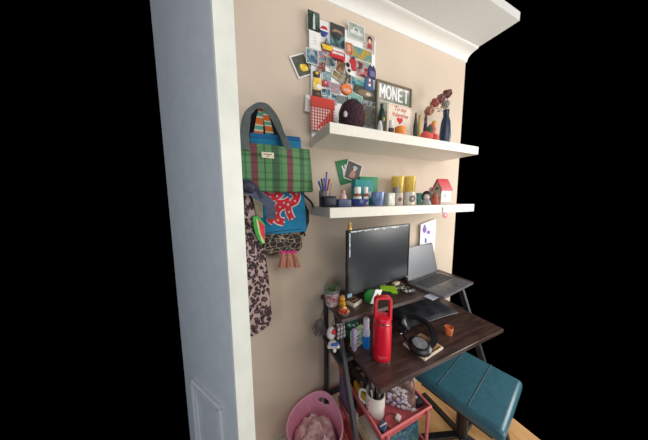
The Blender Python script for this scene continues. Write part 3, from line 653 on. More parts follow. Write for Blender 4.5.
# scarf
sc_ = stripes('scarf_stripes', 2, .062, [(0, (232, 122, 46)), (.34, (236, 230, 214)), (.46, (96, 178, 152)), (.74, (236, 226, 206)), (.84, (232, 122, 46))], .85)
t = thing('scarf', W(264, 110, -.045), 'striped orange, mint and white scarf tied inside the grey handles', 'scarf')
MB().ribbon(pl([(262, 108), (260, 118), (258.5, 134)], -.045), [.02, .045], .006).build('scarf_tail', sc_, t)
MB().ribbon(pl([(263, 108), (267, 120), (269.5, 134)], -.048), [.02, .04], .006).build('scarf_tail', stripes('scarf_stripes_right', 2, .05, [(0, (232, 122, 46)), (.5, (236, 230, 214)), (.6, (104, 178, 140)), (.9, (236, 226, 206))], .85), t)
MB().ball(W(263, 109, -.047), (.016, .01, .012)).build('knot', M('knot_orange', (220, 100, 60), .8), t)
# blue tote
Yb = -.075
p0 = W(250, 134, Yb); p1 = W(307, 232, Yb); xa, xb = W(252, 190, Yb).x, p1.x
zt = W(275, 136, Yb).z; zb = W(285, 233.5, Yb).z
bl = thing('tote_bag', ((xa+xb)/2, -.055, zb), 'turquoise blue tote with red patterned motif hanging behind the plaid bag', 'bag')
bluem = M('tote_blue', (10, 122, 168), .75, var=.06, scale=20)
mb = MB()
mb.prism([(xa, -.038, zt), (W(301, 140, Yb).x, -.038, W(301, 139, Yb).z), (xb, -.038, zb+.002), (xa+.03, -.038, zb)], (0, -.036, 0), .004).build('bag_body', bluem, bl)
MB().prism(pl([(250.5, 132.5), (300, 137), (300, 141), (250.5, 137)], -.077), (0, .003, 0)).build('top_hem', M('tote_hem', (10, 96, 150), .75), bl)
wo = M('motif_white', (226, 214, 210), .8); ro = M('motif_red', (206, 36, 52), .8)
curves = [([(291, 190), (296.5, 194), (295, 201), (288, 204), (280, 207), (276, 213), (278, 220), (284, 222)], .032), ([(263, 193), (270, 197), (277, 196), (281, 192)], .030), ([(288, 205), (289, 212), (292, 219)], .026), ([(268, 202), (273, 210), (270, 218), (274, 222)], .026), ([(276, 203), (284, 203), (290, 200)], .03)]
for k, (cv, wd) in enumerate(curves):
    MB().ribbon(pl(cv, -.0755-.0004*k), wd+.015, .0016).build('motif_outline', wo, bl)
    MB().ribbon(pl(cv, -.078-.0004*k), wd+.004, .0016).build('red_motif', ro, bl)
mb = MB()
for cv, wd in curves:
    S = spline([Vector((a, b, 0)) for a, b in cv], 2)
    for i, s_ in enumerate(S):
        if i % 2 == 0: mb.lathe([(.0028, 0), (.0055, 0), (.0055, .0008), (.0028, .0008), (.0028, 0)], W(s_.x, s_.y, -.0825), 12, rot=(PI/2, 0, 0))
mb.build('ring_dots', wo, bl)
# plaid bag
Yf = -.12; xa = W(240.5, 168, Yf).x; xb = W(312, 168, Yf).x; za, zb = W(276, 145.5, Yf).z, W(276, 192, Yf).z
pb = thing('plaid_bag', ((xa+xb)/2, -.1, zb), 'green plaid shopper with maroon stripes and grey handles on the wall', 'bag')
L = xb-xa
gs = [(0, (86, 134, 86)), (.06, (66, 108, 70)), (.08, (90, 138, 90)), (.135, (116, 62, 68)), (.22, (90, 138, 90)), (.30, (60, 100, 66)), (.32, (90, 138, 90)), (.40, (58, 92, 64)), (.50, (78, 122, 80)), (.54, (90, 138, 90)), (.605, (116, 62, 68)), (.69, (90, 138, 90)), (.79, (60, 98, 66)), (.86, (86, 130, 86)), (.92, (66, 106, 70))]
hz = [(0, (255, 255, 255)), (.16, (210, 226, 212)), (.22, (255, 255, 255)), (.44, (196, 214, 198)), (.56, (255, 255, 255)), (.78, (206, 222, 208)), (.82, (255, 255, 255))]
plaid = stripes('plaid_green', 0, L*1.02, gs, .8, 2, hz, .11, off=.5)
mb = MB().box(((xa+xb)/2, -.1, (za+zb)/2), (L, .036, za-zb), bev=.008, seg=3)
bmesh.ops.subdivide_edges(mb.b, edges=[e for e in mb.b.edges if e.calc_length() > .05], cuts=14, use_grid_fill=True)
for v in mb.b.verts:
    u = (v.co.x-(xa+xb)/2)/(L/2); q = (v.co.z-(za+zb)/2)/((za-zb)/2)
    if v.co.y < -.1: v.co.y -= .022*(1-u*u)*(1-q*q*.6)+.006*noise.noise(Vector((v.co.x*9, 0, v.co.z*5)))
    v.co.x += .008*(-q)*(1 if u > 0 else -.2)*abs(u); v.co.z += .004*noise.noise(Vector((v.co.x*7, 1, 0)))
mb.build('bag_body', plaid, pb)
hm = M('handle_grey', (82, 90, 88), .8)
MB().ribbon(pl([(246, 150), (245, 134), (246.5, 121), (250, 111), (256.5, 106.5), (264, 108), (272, 116.5), (279, 129), (285.5, 141), (288.5, 150)], -.128), lambda t: .037-.019*math.sin(PI*t), .004).build('handle', hm, pb)
MB().ribbon(pl([(244, 148), (243.5, 131), (246, 116), (252.5, 108), (260, 104.5), (268, 107), (276.5, 119), (282, 135), (286, 148)], -.087), lambda t: .034-.016*math.sin(PI*t), .004).build('handle', hm, pb)
q = W(268, 155, -.148); MB().box((q.x, -.1435, q.z), (.054, .002, .026), bev=.0005, seg=1).build('brand_label', M('label_cream', (222, 214, 190), .7), pb)
for k, (tw, tz) in enumerate(((.036, .004), (.014, -.004))): MB().box((q.x, -.1449, q.z+tz), (tw, .001, .003)).build('stitching', brownd, pb)
# black rucksack behind
t = thing('rucksack', W(305, 235, -.02), 'black rucksack edge peeking out behind the blue tote', 'bag')
MB().prism(pl([(284, 198), (304, 200), (309.5, 211), (309.5, 222), (306, 231), (300, 238), (284, 238)], -.03), (0, .024, 0), .006).build('bag_body', M('ruck_black', (34, 34, 38), .85), t)
MB().ribbon(pl([(302, 194), (307, 198), (311.5, 203), (314, 209)], -.034), .012, .004).build('strap', black, t)
MB().ribbon(pl([(303, 230), (305, 236)], -.036), .01, .004).build('strap', black, t)
# leopard garment
Yl = -.10
out = [(236, 186), (247, 190), (252, 203), (257, 220), (261, 240), (266, 258), (268.5, 275), (270, 295), (272.5, 316), (270, 326), (262, 331), (255, 335), (248, 339), (236, 339)]
leo = voro('leopard_print', 'F1', 44, [(.0, (134, 98, 92)), (.22, (106, 76, 74)), (.32, (40, 29, 33)), (.53, (46, 33, 37)), (.60, (172, 146, 142)), (1, (184, 158, 154))], .85, stretch=(1.3, .1, 1.0))
mb = MB().prism(pl(out, Yl), (0, .1, 0), .012, 3)
mb.build('leopard_robe', leo, label='pale pink and black leopard print robe hanging beside the door', cat='clothing')
mb = None
# strap bag over the robe
t = thing('shoulder_bag', W(250, 186, -.13), 'navy bag with a slate blue strap draped over the leopard robe', 'bag')
MB().ball(W(248, 187, -.125), (.04, .02, .032), rot=(0, .5, 0)).build('bag_body', M('bag_navy', (24, 28, 50), .5), t)
MB().ribbon(pl([(242, 186), (250, 190), (258, 195), (265, 199.5), (270, 206), (271, 219)], -.132), [.045, .045], .005).build('strap', M('strap_slate', (70, 79, 100), .75), t)
MB().ribbon(pl([(244, 181), (252, 184), (258, 190), (262, 198)], -.137), .014, .004).build('piping', M('piping_navy', (30, 36, 66), .6), t)
# beige cloth between strap and robe
MB().prism(pl([(252, 196), (263, 198), (263, 218), (256, 217)], -.086), (0, .02, 0), .004).build('cloth_bag', M('linen', (168, 152, 128), .85), label='beige linen bag showing between strap and blue tote', cat='bag')
# watermelon pouch
t = thing('coin_purse', W(259, 244, -.13), 'watermelon slice shaped purse hanging by the leopard robe', 'purse')
MB().prism(pl([(252.5, 217), (257, 216), (261, 219), (265, 225), (265, 243), (262, 245), (257, 238), (254, 229)], -.13), (0, .03, 0), .003).build('rind', M('rind_green', (70, 168, 70), .7), t)
MB().prism(pl([(256, 218.5), (264.6, 226), (264.6, 243), (262, 242.5), (258.5, 232)], -.132), (0, .003, 0)).build('pale_rind', M('rind_pale', (196, 222, 150), .7), t)
MB().prism(pl([(258, 219.5), (264.8, 226), (264.8, 241.5), (261, 234)], -.1335), (0, .003, 0)).build('flesh', M('flesh_red', (214, 50, 62), .7), t)
# patterned pouch with tassel
t = thing('patterned_pouch', W(284, 253, -.06), 'brown pouch with cream squiggles below the blue tote', 'bag')
sq_ = voro('squiggle_print', 'DISTANCE_TO_EDGE', 32, [(0, (176, 160, 138)), (.03, (160, 142, 120)), (.05, (30, 24, 24)), (.25, (36, 28, 26)), (.4, (74, 54, 44)), (1, (64, 46, 38))], .8, stretch=(1, .1, 1.4))
MB().prism(pl([(263, 232), (302, 226), (302.5, 247), (299, 251.5), (284, 251), (272, 254), (263, 254)], -.07), (0, .07, 0), .007, 3).build('pouch_body', sq_, t)
MB().tube(pl([(263, 234), (280, 231), (301, 229)], -.072), .003, 8).build('zip', black, t)
t = thing('tassel_charm', W(289, 267, -.08), 'peach tassels on a magenta band hanging under the patterned pouch', 'charm')
MB().ribbon(pl([(280.5, 252), (288, 253), (296, 251.5)], -.071), .018, .008).build('band', M('magenta', (204, 44, 128), .8), t)
for k, (xt, xb_) in enumerate(((283, 281.5), (288.5, 288.5), (294, 297))):
    mb = MB(); a = W(xt, 253, -.074); b = W(xb_, 267-.4*abs(k-1), -.076)
    for j in range(30):
        an = j*2.4; rr = .017*math.sqrt((j+.5)/30)
        mb.tube([a+Vector((rr*.5*math.cos(an), rr*.5*math.sin(an), 0)), b+Vector((rr*1.2*math.cos(an), rr*1.2*math.sin(an), random.uniform(-.003, .003)))], [.0022, .0026], 6)
    mb.build('tassel', M('tassel_peach', (190, 130, 106), .9), t)

# ------------------------------------------------------------------ desk
ZD, ZR = .75, .96
dw = wood('desk_walnut', (50, 34, 32), (84, 62, 56), .32, 0, 6)
DX0, DX1 = .43, 1.50
dk = thing('desk', ((DX0+DX1)/2, -.28, 0), 'dark wood desk with raised back shelf and black slanted metal legs', 'desk')
MB().box(((.505+DX1-.05)/2, -.262, ZD-.012), (DX1-.05-.505, .46, .024), bev=.002, seg=1).build('desktop', dw, dk)
MB().box(((DX0+DX1)/2, -.15, ZR-.011), (DX1-DX0, .27, .022), bev=.002, seg=1).build('raised_shelf', dw, dk)
for x in (.45, DX1-.02):
    MB().bar((x, -.05, 0), (x, -.05, ZR-.022), .022, .03).build('back_post', blackm, dk)
    MB().bar((x, -.19, ZR-.022), (x, -.556, 0), .022, .036).build('slanted_leg', blackm, dk)
    MB().bar((x, -.05, .10), (x, -.50, .10), .02, .025).build('side_rail', blackm, dk)
    MB().bar((x, -.05, .715), (x, -.27, .715), .02, .025).build('desktop_bracket', blackm, dk)
    xi = x+.03 if x < 1 else x-.03
    MB().box(((x+xi)/2, -.165, .7155), (.09, .21, .02)).build('bracket_plate', blackm, dk)
MB().bar((.45, -.05, .30), (DX1-.02, -.05, .30), .02, .025).build('cross_rail', blackm, dk)

# monitor
ML, MR = Vector((W(347.3, 231, -.22).x, -.22, 0)), Vector((W(410, 223, -.147).x, -.147, 0))
zb = (W(346, 298.5, -.22).z+W(408.5, 274.5, -.147).z)/2; zt = (W(345.5, 231.5, -.22).z+W(410, 223, -.147).z)/2
dx = (MR-ML).normalized(); dnm = Vector((dx.y, -dx.x, 0)); Wm = (MR-ML).length; Hm = zt-zb
mid = (ML+MR)/2
mon = thing('monitor', (mid.x, mid.y+.05, ZR), 'black flat monitor with grey reflection-toned screen on the raised desk shelf', 'monitor')
RM = Matrix((dx, -dnm, Vector((0, 0, 1)))).transposed()
cm = Vector((mid.x, mid.y, (zb+zt)/2))
MB().box(cm-dnm*.008, (Wm, .016, Hm), RM, .003).box(cm-dnm*.028, (Wm*.7, .03, Hm*.6), RM, .01).build('casing', M('monitor_black', (18, 18, 21), .35), mon)
bz = .011
bezel = M('bezel_black', (26, 26, 30), .25)
for c_, s_ in (((0, Hm/2-bz/2), (Wm, bz)), ((0, -Hm/2+bz*.6), (Wm, bz*1.2)), ((-Wm/2+bz/2, 0), (bz, Hm-2*bz)), ((Wm/2-bz/2, 0), (bz, Hm-2*bz))):
    MB().box(cm+dnm*.001+dx*c_[0]+Vector((0, 0, c_[1])), (s_[0], .004, s_[1]), RM, .001, 1).build('bezel', bezel, mon)
scr = M('screen_reflection_grey', (48, 52, 56), .24, var=.05, scale=3)  # grey base imitates the room's reflection in the blank screen
MB().box(cm+dnm*.0002, (Wm-2*bz, .001, Hm-2.2*bz), RM).build('screen', scr, mon)
mb = MB(); xs = [-.46+.92*i/40 for i in range(41)]
up = [cm+dnm*.0032+dx*(Wm*x)+Vector((0, 0, Hm/2-.006)) for x in xs]; lo = [cm+dnm*.0032+dx*(Wm*x)+Vector((0, 0, Hm/2-.009-.022*abs(noise.noise(Vector((x*22, 0, 3)))))) for x in xs]
mb.prism(up+lo[::-1], -dnm*.0006); mb.build('peeling_film', M('film_grey', (176, 184, 188), .35, var=.3, scale=60), mon, label='pale peeling protective film')
mb = MB(); zs = [.1+.36*i/16 for i in range(17)]
mb.prism([cm+dnm*.0034+dx*(-Wm*.478)+Vector((0, 0, Hm*z)) for z in zs]+[cm+dnm*.0034+dx*(-Wm*.478+.006+.006*abs(noise.noise(Vector((z*40, 1, 3)))))+Vector((0, 0, Hm*z)) for z in zs[::-1]], -dnm*.0006); mb.build('peeling_film', M('film_grey', (150, 158, 160), .35), mon)
MB().box(cm+dnm*.004+dx*(-Wm*.47)+Vector((0, 0, -Hm*.49)), (.03, .002, .02), RM).build('tape', M('tape_blue', (130, 160, 180), .5), mon, label='scrap of pale blue tape')
nk = Vector((mid.x, mid.y, 0))-dnm*.04
MB().box((nk.x, nk.y, (ZR+zb+.09)/2), (.06, .025, zb+.1-ZR), RM, .004).build('stand_neck', black, mon)
MB().lathe([(0, 0), (.105, 0), (.108, .004), (.10, .010), (.03, .016), (0, .016)], (nk.x, nk.y+.012, ZR), 32, sc=(1.1, .78)).build('stand_base', black, mon)
MB().ball(cm+dnm*.004+dx*(Wm*.46)+Vector((0, 0, -Hm*.49)), .004, sub=2).build('power_light', M('led_pale', (220, 220, 216), .4), mon)
# gold figure on top of the monitor
q = cm+dx*(-Wm*.5+.026)+dnm*-.012; q.z = zt
t = thing('figurine', q, 'tiny gold figurine on the top left corner of the monitor', 'figurine')
gold = M('gold_paint', (206, 164, 84), .4, .4)
MB().lathe([(0, 0), (.011, 0), (.012, .006), (.008, .014), (.010, .022), (.006, .028), (0, .029)], q).build('body', gold, t)
MB().ball(q+Vector((0, 0, .034)), (.008, .008, .008)).build('head', M('gold_pale', (226, 190, 130), .4), t)

# laptop
lw, ld = .375, .24; rz = math.radians(8)
lp0 = Zp(407.5, 283, ZR+.012)          # rear left corner
ex = Vector((math.cos(rz), math.sin(rz), 0)); ey = Vector((math.sin(rz), -math.cos(rz), 0))
lc = lp0+ex*lw/2+ey*ld/2; RLp = Matrix((ex, -ey, Vector((0, 0, 1)))).transposed()
lp = thing('laptop', (lc.x, lc.y, ZR), 'open grey laptop on the raised desk shelf right of the monitor', 'laptop')
MB().box((lc.x, lc.y, ZR+.009), (lw, ld, .016), RLp, .003).build('base', M('laptop_grey', (112, 112, 114), .35, .3), lp)
mb = MB()
for r_ in range(5):
    for k in range(14):
        p_ = lp0+ex*(lw*(.06+.88*(k+.5)/14))+ey*(ld*(.12+.42*(r_+.5)/5)); mb.box((p_.x, p_.y, ZR+.0178), (.0175, .0145, .0024), RLp, .001, 1)
mb.build('keyboard', M('key_black', (44, 46, 50), .5), lp)
p_ = lp0+ex*lw*.5+ey*ld*.78; MB().box((p_.x, p_.y, ZR+.0175), (.095, .058, .001), RLp).build('touchpad', M('pad_grey', (88, 88, 92), .3), lp)
tl = math.radians(14); lh = .225
eu = -ey*math.sin(tl)+Vector((0, 0, math.cos(tl))); en = ex.cross(eu)
RS = Matrix((ex, -en if en.dot(ey) > 0 else en, eu)).transposed()
sc0 = lp0+ex*lw/2+eu*(lh/2)+Vector((0, 0, .008)); fwd = en if en.dot(ey) > 0 else -en
MB().box(sc0, (lw, .007, lh), RS, .002).build('lid', M('lid_grey', (92, 94, 98), .35, .3), lp)
MB().box(sc0+fwd*.0038, (lw-.012, .001, lh-.016), RS).build('screen', M('laptop_screen', (104, 108, 114), .3, var=.05, scale=4), lp)
MB().tube([lp0+ex*.03+Vector((0, 0, .008)), lp0+ex*(lw-.03)+Vector((0, 0, .008))], .006, 10).build('hinge', black, lp)

# folded card with purple paint
Y = -.012; x0, x1 = W(420.5, 232, -.02).x, W(435.7, 230, Y).x; ztp = W(428, 220.5, Y).z; zlo = ZR
t = thing('greeting_card', ((x0+x1)/2, -.03, ZR), 'white card with purple paint blobs standing behind the laptop', 'card')
yo = -.012
MB().prism([(x0, yo-.008, zlo), (x1, yo, zlo), (x1, yo, W(435.5, 218.5, Y).z), (x0, yo-.008, W(420.5, 224.5, yo-.008).z)], (0, .002, 0)).build('front', M('card_white', (240, 238, 236), .6, var=.01), t)
pu = M('purple_paint', (146, 110, 196), .7, var=.2)
def fr_pt(px, py):
    p_ = W(px, py, yo-.016); k = (p_.x-x0)/(x1-x0); return Vector((p_.x, yo-.008+.008*k-.002, p_.z))
mb = MB().prism([fr_pt(*a) for a in [(424.5, 233), (423.5, 230), (425, 226), (426, 224.5), (427.5, 228), (427.5, 231), (426, 233)]], (0, .001, 0)); mb.build('paint_blob', pu, t)
MB().prism([fr_pt(429.8+1.9*math.cos(a), 232.5+1.9*math.sin(a)) for a in [i*PI/6 for i in range(12)]], (0, .001, 0)).build('paint_blob', pu, t)
MB().prism([fr_pt(*a) for a in [(425.8, 238.5), (427.6, 238.5), (427.8, 243), (426, 243)]], (0, .001, 0)).build('paint_blob', M('blue_paint', (100, 110, 200), .7), t)

# ------------------------------------------------------------------ on the raised shelf
P = Zp(332, 304, ZR); P.z = ZR
w = pm(P, 16); h = W(332, 288.5, P.y).z-ZR
t = thing('plant_pot', P, 'white floral pot holding a small green plant at the left end of raised shelf', 'plant pot')
MB().lathe([(0, 0), (w*.38, 0), (w*.5, h*.95), (w*.52, h), (w*.47, h), (w*.44, h*.8), (0, h*.78)], P).build('pot', photo([(206, 202, 200), (216, 212, 210), (210, 200, 200), (186, 100, 110)], 22, .3), t)
MB().lathe([(w*.51, h*.86), (w*.535, h*.97), (w*.50, h*1.03)], P).build('rim', M('pot_rim', (104, 122, 118), .4), t)
for k in range(22):
    a = k*2.4; q = P+Vector((0, 0, h*.85)); rr = w*random.uniform(.25, .62); tip = q+Vector((rr*math.cos(a), rr*math.sin(a), random.uniform(.012, .03)))
    MB().ribbon([q+Vector((rr*.25*math.cos(a), rr*.25*math.sin(a), 0)), (q+tip)/2+Vector((0, 0, .012)), tip], [.007, .003], .001, (0, -.5, 1), 3).build('leaf', M('leaf_green', (92, 116, 74), .6), t)
# honey bear
P = Zp(342.3, 307, ZR); w = pm(P, 6.6); h = W(342.3, 295, P.y).z-ZR
t = thing('honey_jar', P, 'small golden bear shaped jar beside the plant pot', 'jar')
hny = M('honey', (206, 150, 40), .2)
MB().lathe([(0, 0), (w*.5, 0), (w*.55, h*.2), (w*.5, h*.42), (w*.3, h*.52), (0, h*.53)], P).build('body', hny, t)
MB().ball(P+Vector((0, 0, h*.68)), (w*.44, w*.4, h*.2)).build('head', hny, t)
for s in (-1, 1): MB().ball(P+Vector((s*w*.3, 0, h*.86)), w*.14, sub=2).build('ear', hny, t)
MB().lathe([(w*.28, h*.84), (w*.2, h*1.0), (0, h)], P).build('cap', M('cap_tan', (196, 150, 100), .5), t)
# wallet box
P = Zp(355, 304.5, ZR); rw = math.radians(24)
t = thing('small_box', P, 'flat white box with a brown coil on top left of the monitor foot', 'box')
MB().box(P+Vector((0, .01, .011)), (.075, .055, .022), (0, 0, rw), .002).build('box_body', M('box_white', (206, 196, 178), .6), t)
MB().box(P+Vector((0, .01, .0235)), (.066, .048, .003), (0, 0, rw), .001).build('lid_panel', M('box_brown', (88, 62, 48), .5), t)
q = P+Vector((-.004, .01, .027))
MB().tube([q+Vector((.024*math.cos(a), .016*math.sin(a), .004*math.sin(a*1.5))) for a in [i*.9 for i in range(9)]], .0035, 8).build('coil', M('coil_brown', (120, 86, 60), .4), t)
# green ball with paper
P = Zp(371.5, 303.5, ZR); h = W(372, 289.5, P.y).z-ZR
t = thing('tape_roll', P, 'upright green roll with a white paper label before the monitor', 'tape')
r_ = h*.5
mb = MB().lathe([(0, -.010), (r_*.9, -.010), (r_, -.007), (r_, .007), (r_*.9, .010), (0, .010)], (0, 0, 0), 30)
bmesh.ops.transform(mb.b, matrix=Matrix.Translation(P+Vector((0, 0, r_))) @ Matrix.Rotation(.9, 4, 'Z') @ Matrix.Rotation(PI/2, 4, 'Y'), verts=mb.b.verts)
mb.build('roll', M('vivid_green', (30, 132, 50), .45), t)
MB().box(P+Vector((.016, -.020, h*.56)), (.052, .004, h*1.05), (.15, .3, .1), .001).build('paper_label', paper, t)
# sticky notes
P = Zp(388, 290.5, ZR)
MB().box(P+Vector((0, 0, .008)), (.105, .075, .015), (0, 0, math.radians(-34)), .001, 1).build('sticky_notes', M('lime', (166, 222, 40), .6, var=.03), label='lime green sticky note block in front of the monitor', cat='sticky notes')
# white cable clip
P = Zp(382, 287, ZR)
MB().tube([P+Vector((-.018, 0, .004)), P+Vector((-.016, 0, .035)), P+Vector((0, 0, .046)), P+Vector((.016, 0, .034)), P+Vector((.018, .003, .004))], .006, 10).build('cable_loop', M('cable_white', (206, 206, 208), .4), label='short white cable loop standing behind the sticky notes', cat='cable')
P = Zp(396, 284.5, ZR)
MB().box(P+Vector((0, 0, .009)), (.06, .03, .018), (0, 0, .25), .005, 3).build('eraser', M('eraser_cream', (210, 196, 168), .6), label='cream rounded block lying right of the white cable', cat='eraser')
P = Zp(390, 284, ZR)
t = MB().tube([Zp(386, 286, ZR+.003), Zp(392, 288, ZR+.003), Zp(399, 288, ZR+.003), Zp(404, 286, ZR+.003), Zp(400, 283, ZR+.003)], .0025, 8).build('charging_cable', M('cord_grey', (180, 178, 176), .5), label='thin pale cord curling between the cream block and glass bowl', cat='cable')
# glass dome
P = Zp(407.5, 293.5, ZR)
t = thing('glass_bowl', P, 'small clear glass bowl with white earbuds right of sticky notes', 'bowl')
MB().lathe([(0, 0), (.028, 0), (.046, .018), (.050, .04), (.047, .056), (.045, .056), (.047, .04), (.042, .02), (.026, .004), (0, .004)], P).build('bowl', glass('clear_glass', (236, 238, 238), .03), t)
for k, (a, b) in enumerate(((-.012, .0), (.01, -.008))):
    e = thing('earbud', P+Vector((a, b, .006)), ('white earbud on the left in the glass bowl', 'white earbud on the right in the glass bowl')[k], 'earbud', 'earbuds in the glass bowl')
    MB().ball(P+Vector((a, b, .017)), (.010, .009, .008)).build('bud', white, e); MB().tube([P+Vector((a, b, .015)), P+Vector((a+.004, b+.004, .007))], .0035, 8).build('bud_stem', white, e)
# grey leaflet
P = Zp(435, 296.5, ZR)
MB().box(P+Vector((0, .006, .0025)), (.125, .055, .004), (0, 0, .12), .0008, 1).build('phone', M('leaflet_silver', (172, 176, 190), .35), label='thin silver phone lying at the shelf front before the laptop', cat='phone')

# ------------------------------------------------------------------ hanging at the desk's left side
P = Vector((.462, -.252, ZR)); w = .066
t = thing('sweet_bowl', P, 'small glass bowl heaped with orange sweets at the raised shelf corner', 'bowl')
MB().lathe([(0, 0), (w*.34, 0), (w*.48, .012), (w*.5, .022), (w*.46, .022), (w*.4, .012), (0, .005)], P).build('bowl', M('bowl_smoke', (110, 92, 84), .2), t)
zeb = stripes('zebra', 0, .018, [(0, (170, 164, 164)), (.5, (62, 56, 60)), (.8, (130, 122, 122))], .7, 2, [(0, (255, 255, 255)), (.5, (170, 165, 165))], .023)
P = P+Vector((0, 0, -.020))
swc = [((226, 104, 40), 'orange'), ((216, 60, 40), 'red'), ((236, 200, 150), 'cream'), ((190, 80, 40), 'rust')]
k = 0
for (a, rr, zz) in [(i*PI/4, .34, .036) for i in range(8)]+[(i*PI/2.5+.3, .17, .046) for i in range(5)]+[(0, 0, .054)]:
    q = P+Vector((w*rr*math.cos(a), w*rr*math.sin(a), zz)); c_, nm = swc[(k*3+k//4) % 4]
    MB().ball(q, (.011, .008, .007), rot=(a, k*.7, a*2), sub=2).build('sweet', M('sweet_'+nm, c_, .3), label='glossy orange or red sweet heaped in the bowl at the raised shelf corner', cat='sweet', group='sweets in the bowl')
    k += 1
t = thing('striped_charm', W(340, 341, -.275), 'grey zebra striped pouch charm hanging under the sweets', 'charm')
MB().pillow(W(340.5, 331, -.275), (.058, .024, .085), .6, seed=2, wr=.004, taper=.8).build('pouch', zeb, t)
MB().tube([W(340.5, 323, -.275), W(340.5, 318, -.27), (.46, -.268, ZR-.01)], .002, 6).build('cord', black, t)
# white astronaut-like plush charm
t = thing('plush_charm', W(333, 352, -.25), 'white plush charm with red badge and blue bow on the desk leg', 'charm')
wp = M('plush_white', (216, 212, 210), .9)
MB().ball(W(331.5, 333, -.25), (.026, .02, .034)).ball(W(332.5, 344, -.25), (.024, .018, .022)).ball(W(329.5, 346.5, -.25), (.012, .01, .01)).ball(W(338, 346.5, -.25), (.012, .01, .01)).ball(W(334.5, 350, -.25), (.010, .01, .013)).build('body', wp, t)
MB().ball(W(333.8, 332, -.272), (.012, .005, .014)).build('red_badge', redm, t)
qq = W(335, 344.5, -.272)
MB().ball(qq+Vector((-.01, 0, .002)), (.012, .006, .009), rot=(0, .5, 0)).ball(qq+Vector((.01, 0, -.001)), (.012, .006, .009), rot=(0, -.3, 0)).ball(qq, .006).build('bow', M('bow_blue', (40, 84, 170), .6), t)
MB().tube([W(331.5, 328, -.25), W(333, 322, -.25), (W(334, 318, -.25).x, -.25, ZR-.012)], .0015, 6).build('cord', black, t)
# grey fluffy charm
t = thing('fluffy_charm', W(319, 335, -.1), 'grey fluffy charm hanging off the left end of raised shelf', 'charm')
mb = MB(); qf = W(320, 324, -.1)
for k in range(70):
    a = random.uniform(0, 2*PI); e = W(random.uniform(313, 325.5), random.uniform(327, 336), -.1)
    e.y += random.uniform(-.02, .02); mb.tube([qf+Vector((.02*math.cos(a), .012*math.sin(a), random.uniform(-.005, .022))), e], [.005, .0015], 5)
mb.ball(qf+Vector((0, 0, .006)), (.026, .02, .024)).build('fluff', M('fluff_grey', (112, 104, 104), .95, var=.2, scale=120), t)
MB().tube([qf+Vector((0, 0, .02)), (W(326, 312, -.1).x, -.1, ZR-.005)], .002, 6).build('cord', black, t)

# ------------------------------------------------------------------ on the desk
# red bottle
P = Zp(381.5, 357.5, ZD); P.y += .0; P.z = ZD
w = pm(P+Vector((0, 0, .1)), 18.4); R_ = w/2; zt = W(381, 320, P.y).z; zh = W(381, 297.5, P.y).z
t = thing('water_bottle', P, 'tall red metal water bottle with loop handle on the desk', 'bottle')
rd = M('bottle_red', (216, 22, 48), .35, var=.02)
H1 = zt-ZD
MB().lathe([(R_*.97, .007), (R_, .012), (R_, H1*.86), (R_*.98, H1*.93), (R_*.93, H1*.965), (0, H1*.965)], P, 40).build('body', rd, t)
MB().lathe([(0, 0), (R_*.93, 0), (R_*.97, .003), (R_*.97, .008), (0, .009)], P, 40).build('steel_base', chrome, t)
MB().lathe([(R_*.94, H1*.955), (R_*.96, H1*.965), (R_*.95, H1*.99), (0, H1*.99)], P, 40).build('steel_ring', chrome, t)
MB().lathe([(R_*.93, H1*.99), (R_*.93, H1*1.06), (R_*.86, H1*1.1), (R_*.5, H1*1.12), (0, H1*1.12)], P, 40).build('lid', rd, t)
hx = R_*.86; zA = ZD+H1*1.02; zB = zh
hd = Vector((math.cos(-.35), math.sin(-.35), 0))
loop = [P+hd*-hx*.98+Vector((0, 0, zA-ZD)), P+hd*-hx*.98+Vector((0, 0, zB-ZD-.016)), P+hd*-hx*.9+Vector((0, 0, zB-ZD-.006)), P+hd*-hx*.72+Vector((0, 0, zB-ZD-.002)), P+hd*hx*.72+Vector((0, 0, zB-ZD-.002)), P+hd*hx*.9+Vector((0, 0, zB-ZD-.006)), P+hd*hx*.98+Vector((0, 0, zB-ZD-.016)), P+hd*hx*.98+Vector((0, 0, zA-ZD))]
mb = MB(); side = Vector((-hd.y, hd.x, 0)); rings = []
for i, p_ in enumerate(loop):
    tdir = (loop[min(i+1, 7)]-loop[max(i-1, 0)]).normalized(); nn = tdir.cross(side).normalized()
    rings.append([mb.b.verts.new(p_+side*a*.013+nn*b*.0055) for a, b in ((-1, -1), (1, -1), (1, 1), (-1, 1))])
for a, b in zip(rings, rings[1:]):
    for k in range(4): mb.b.faces.new((a[k], a[(k+1) % 4], b[(k+1) % 4], b[k]))
mb.b.faces.new(rings[0][::-1]); mb.b.faces.new(rings[-1]); mb.build('handle', rd, t)
vd = (Vector((CAM.x, CAM.y, 0))-Vector((P.x, P.y, 0))).normalized(); fa = math.atan2(vd.y, vd.x)+.12
lett = M('logo_red', (236, 120, 130), .3)
for k, ch in enumerate('YETI'):
    a = fa+(-1.5+k)*.26
    text('logo_letter', ch, .021, P+Vector((math.cos(a)*R_*1.003, math.sin(a)*R_*1.003, .033)), lett, t, rot=(PI/2, 0, a+PI/2), ext=.0006)
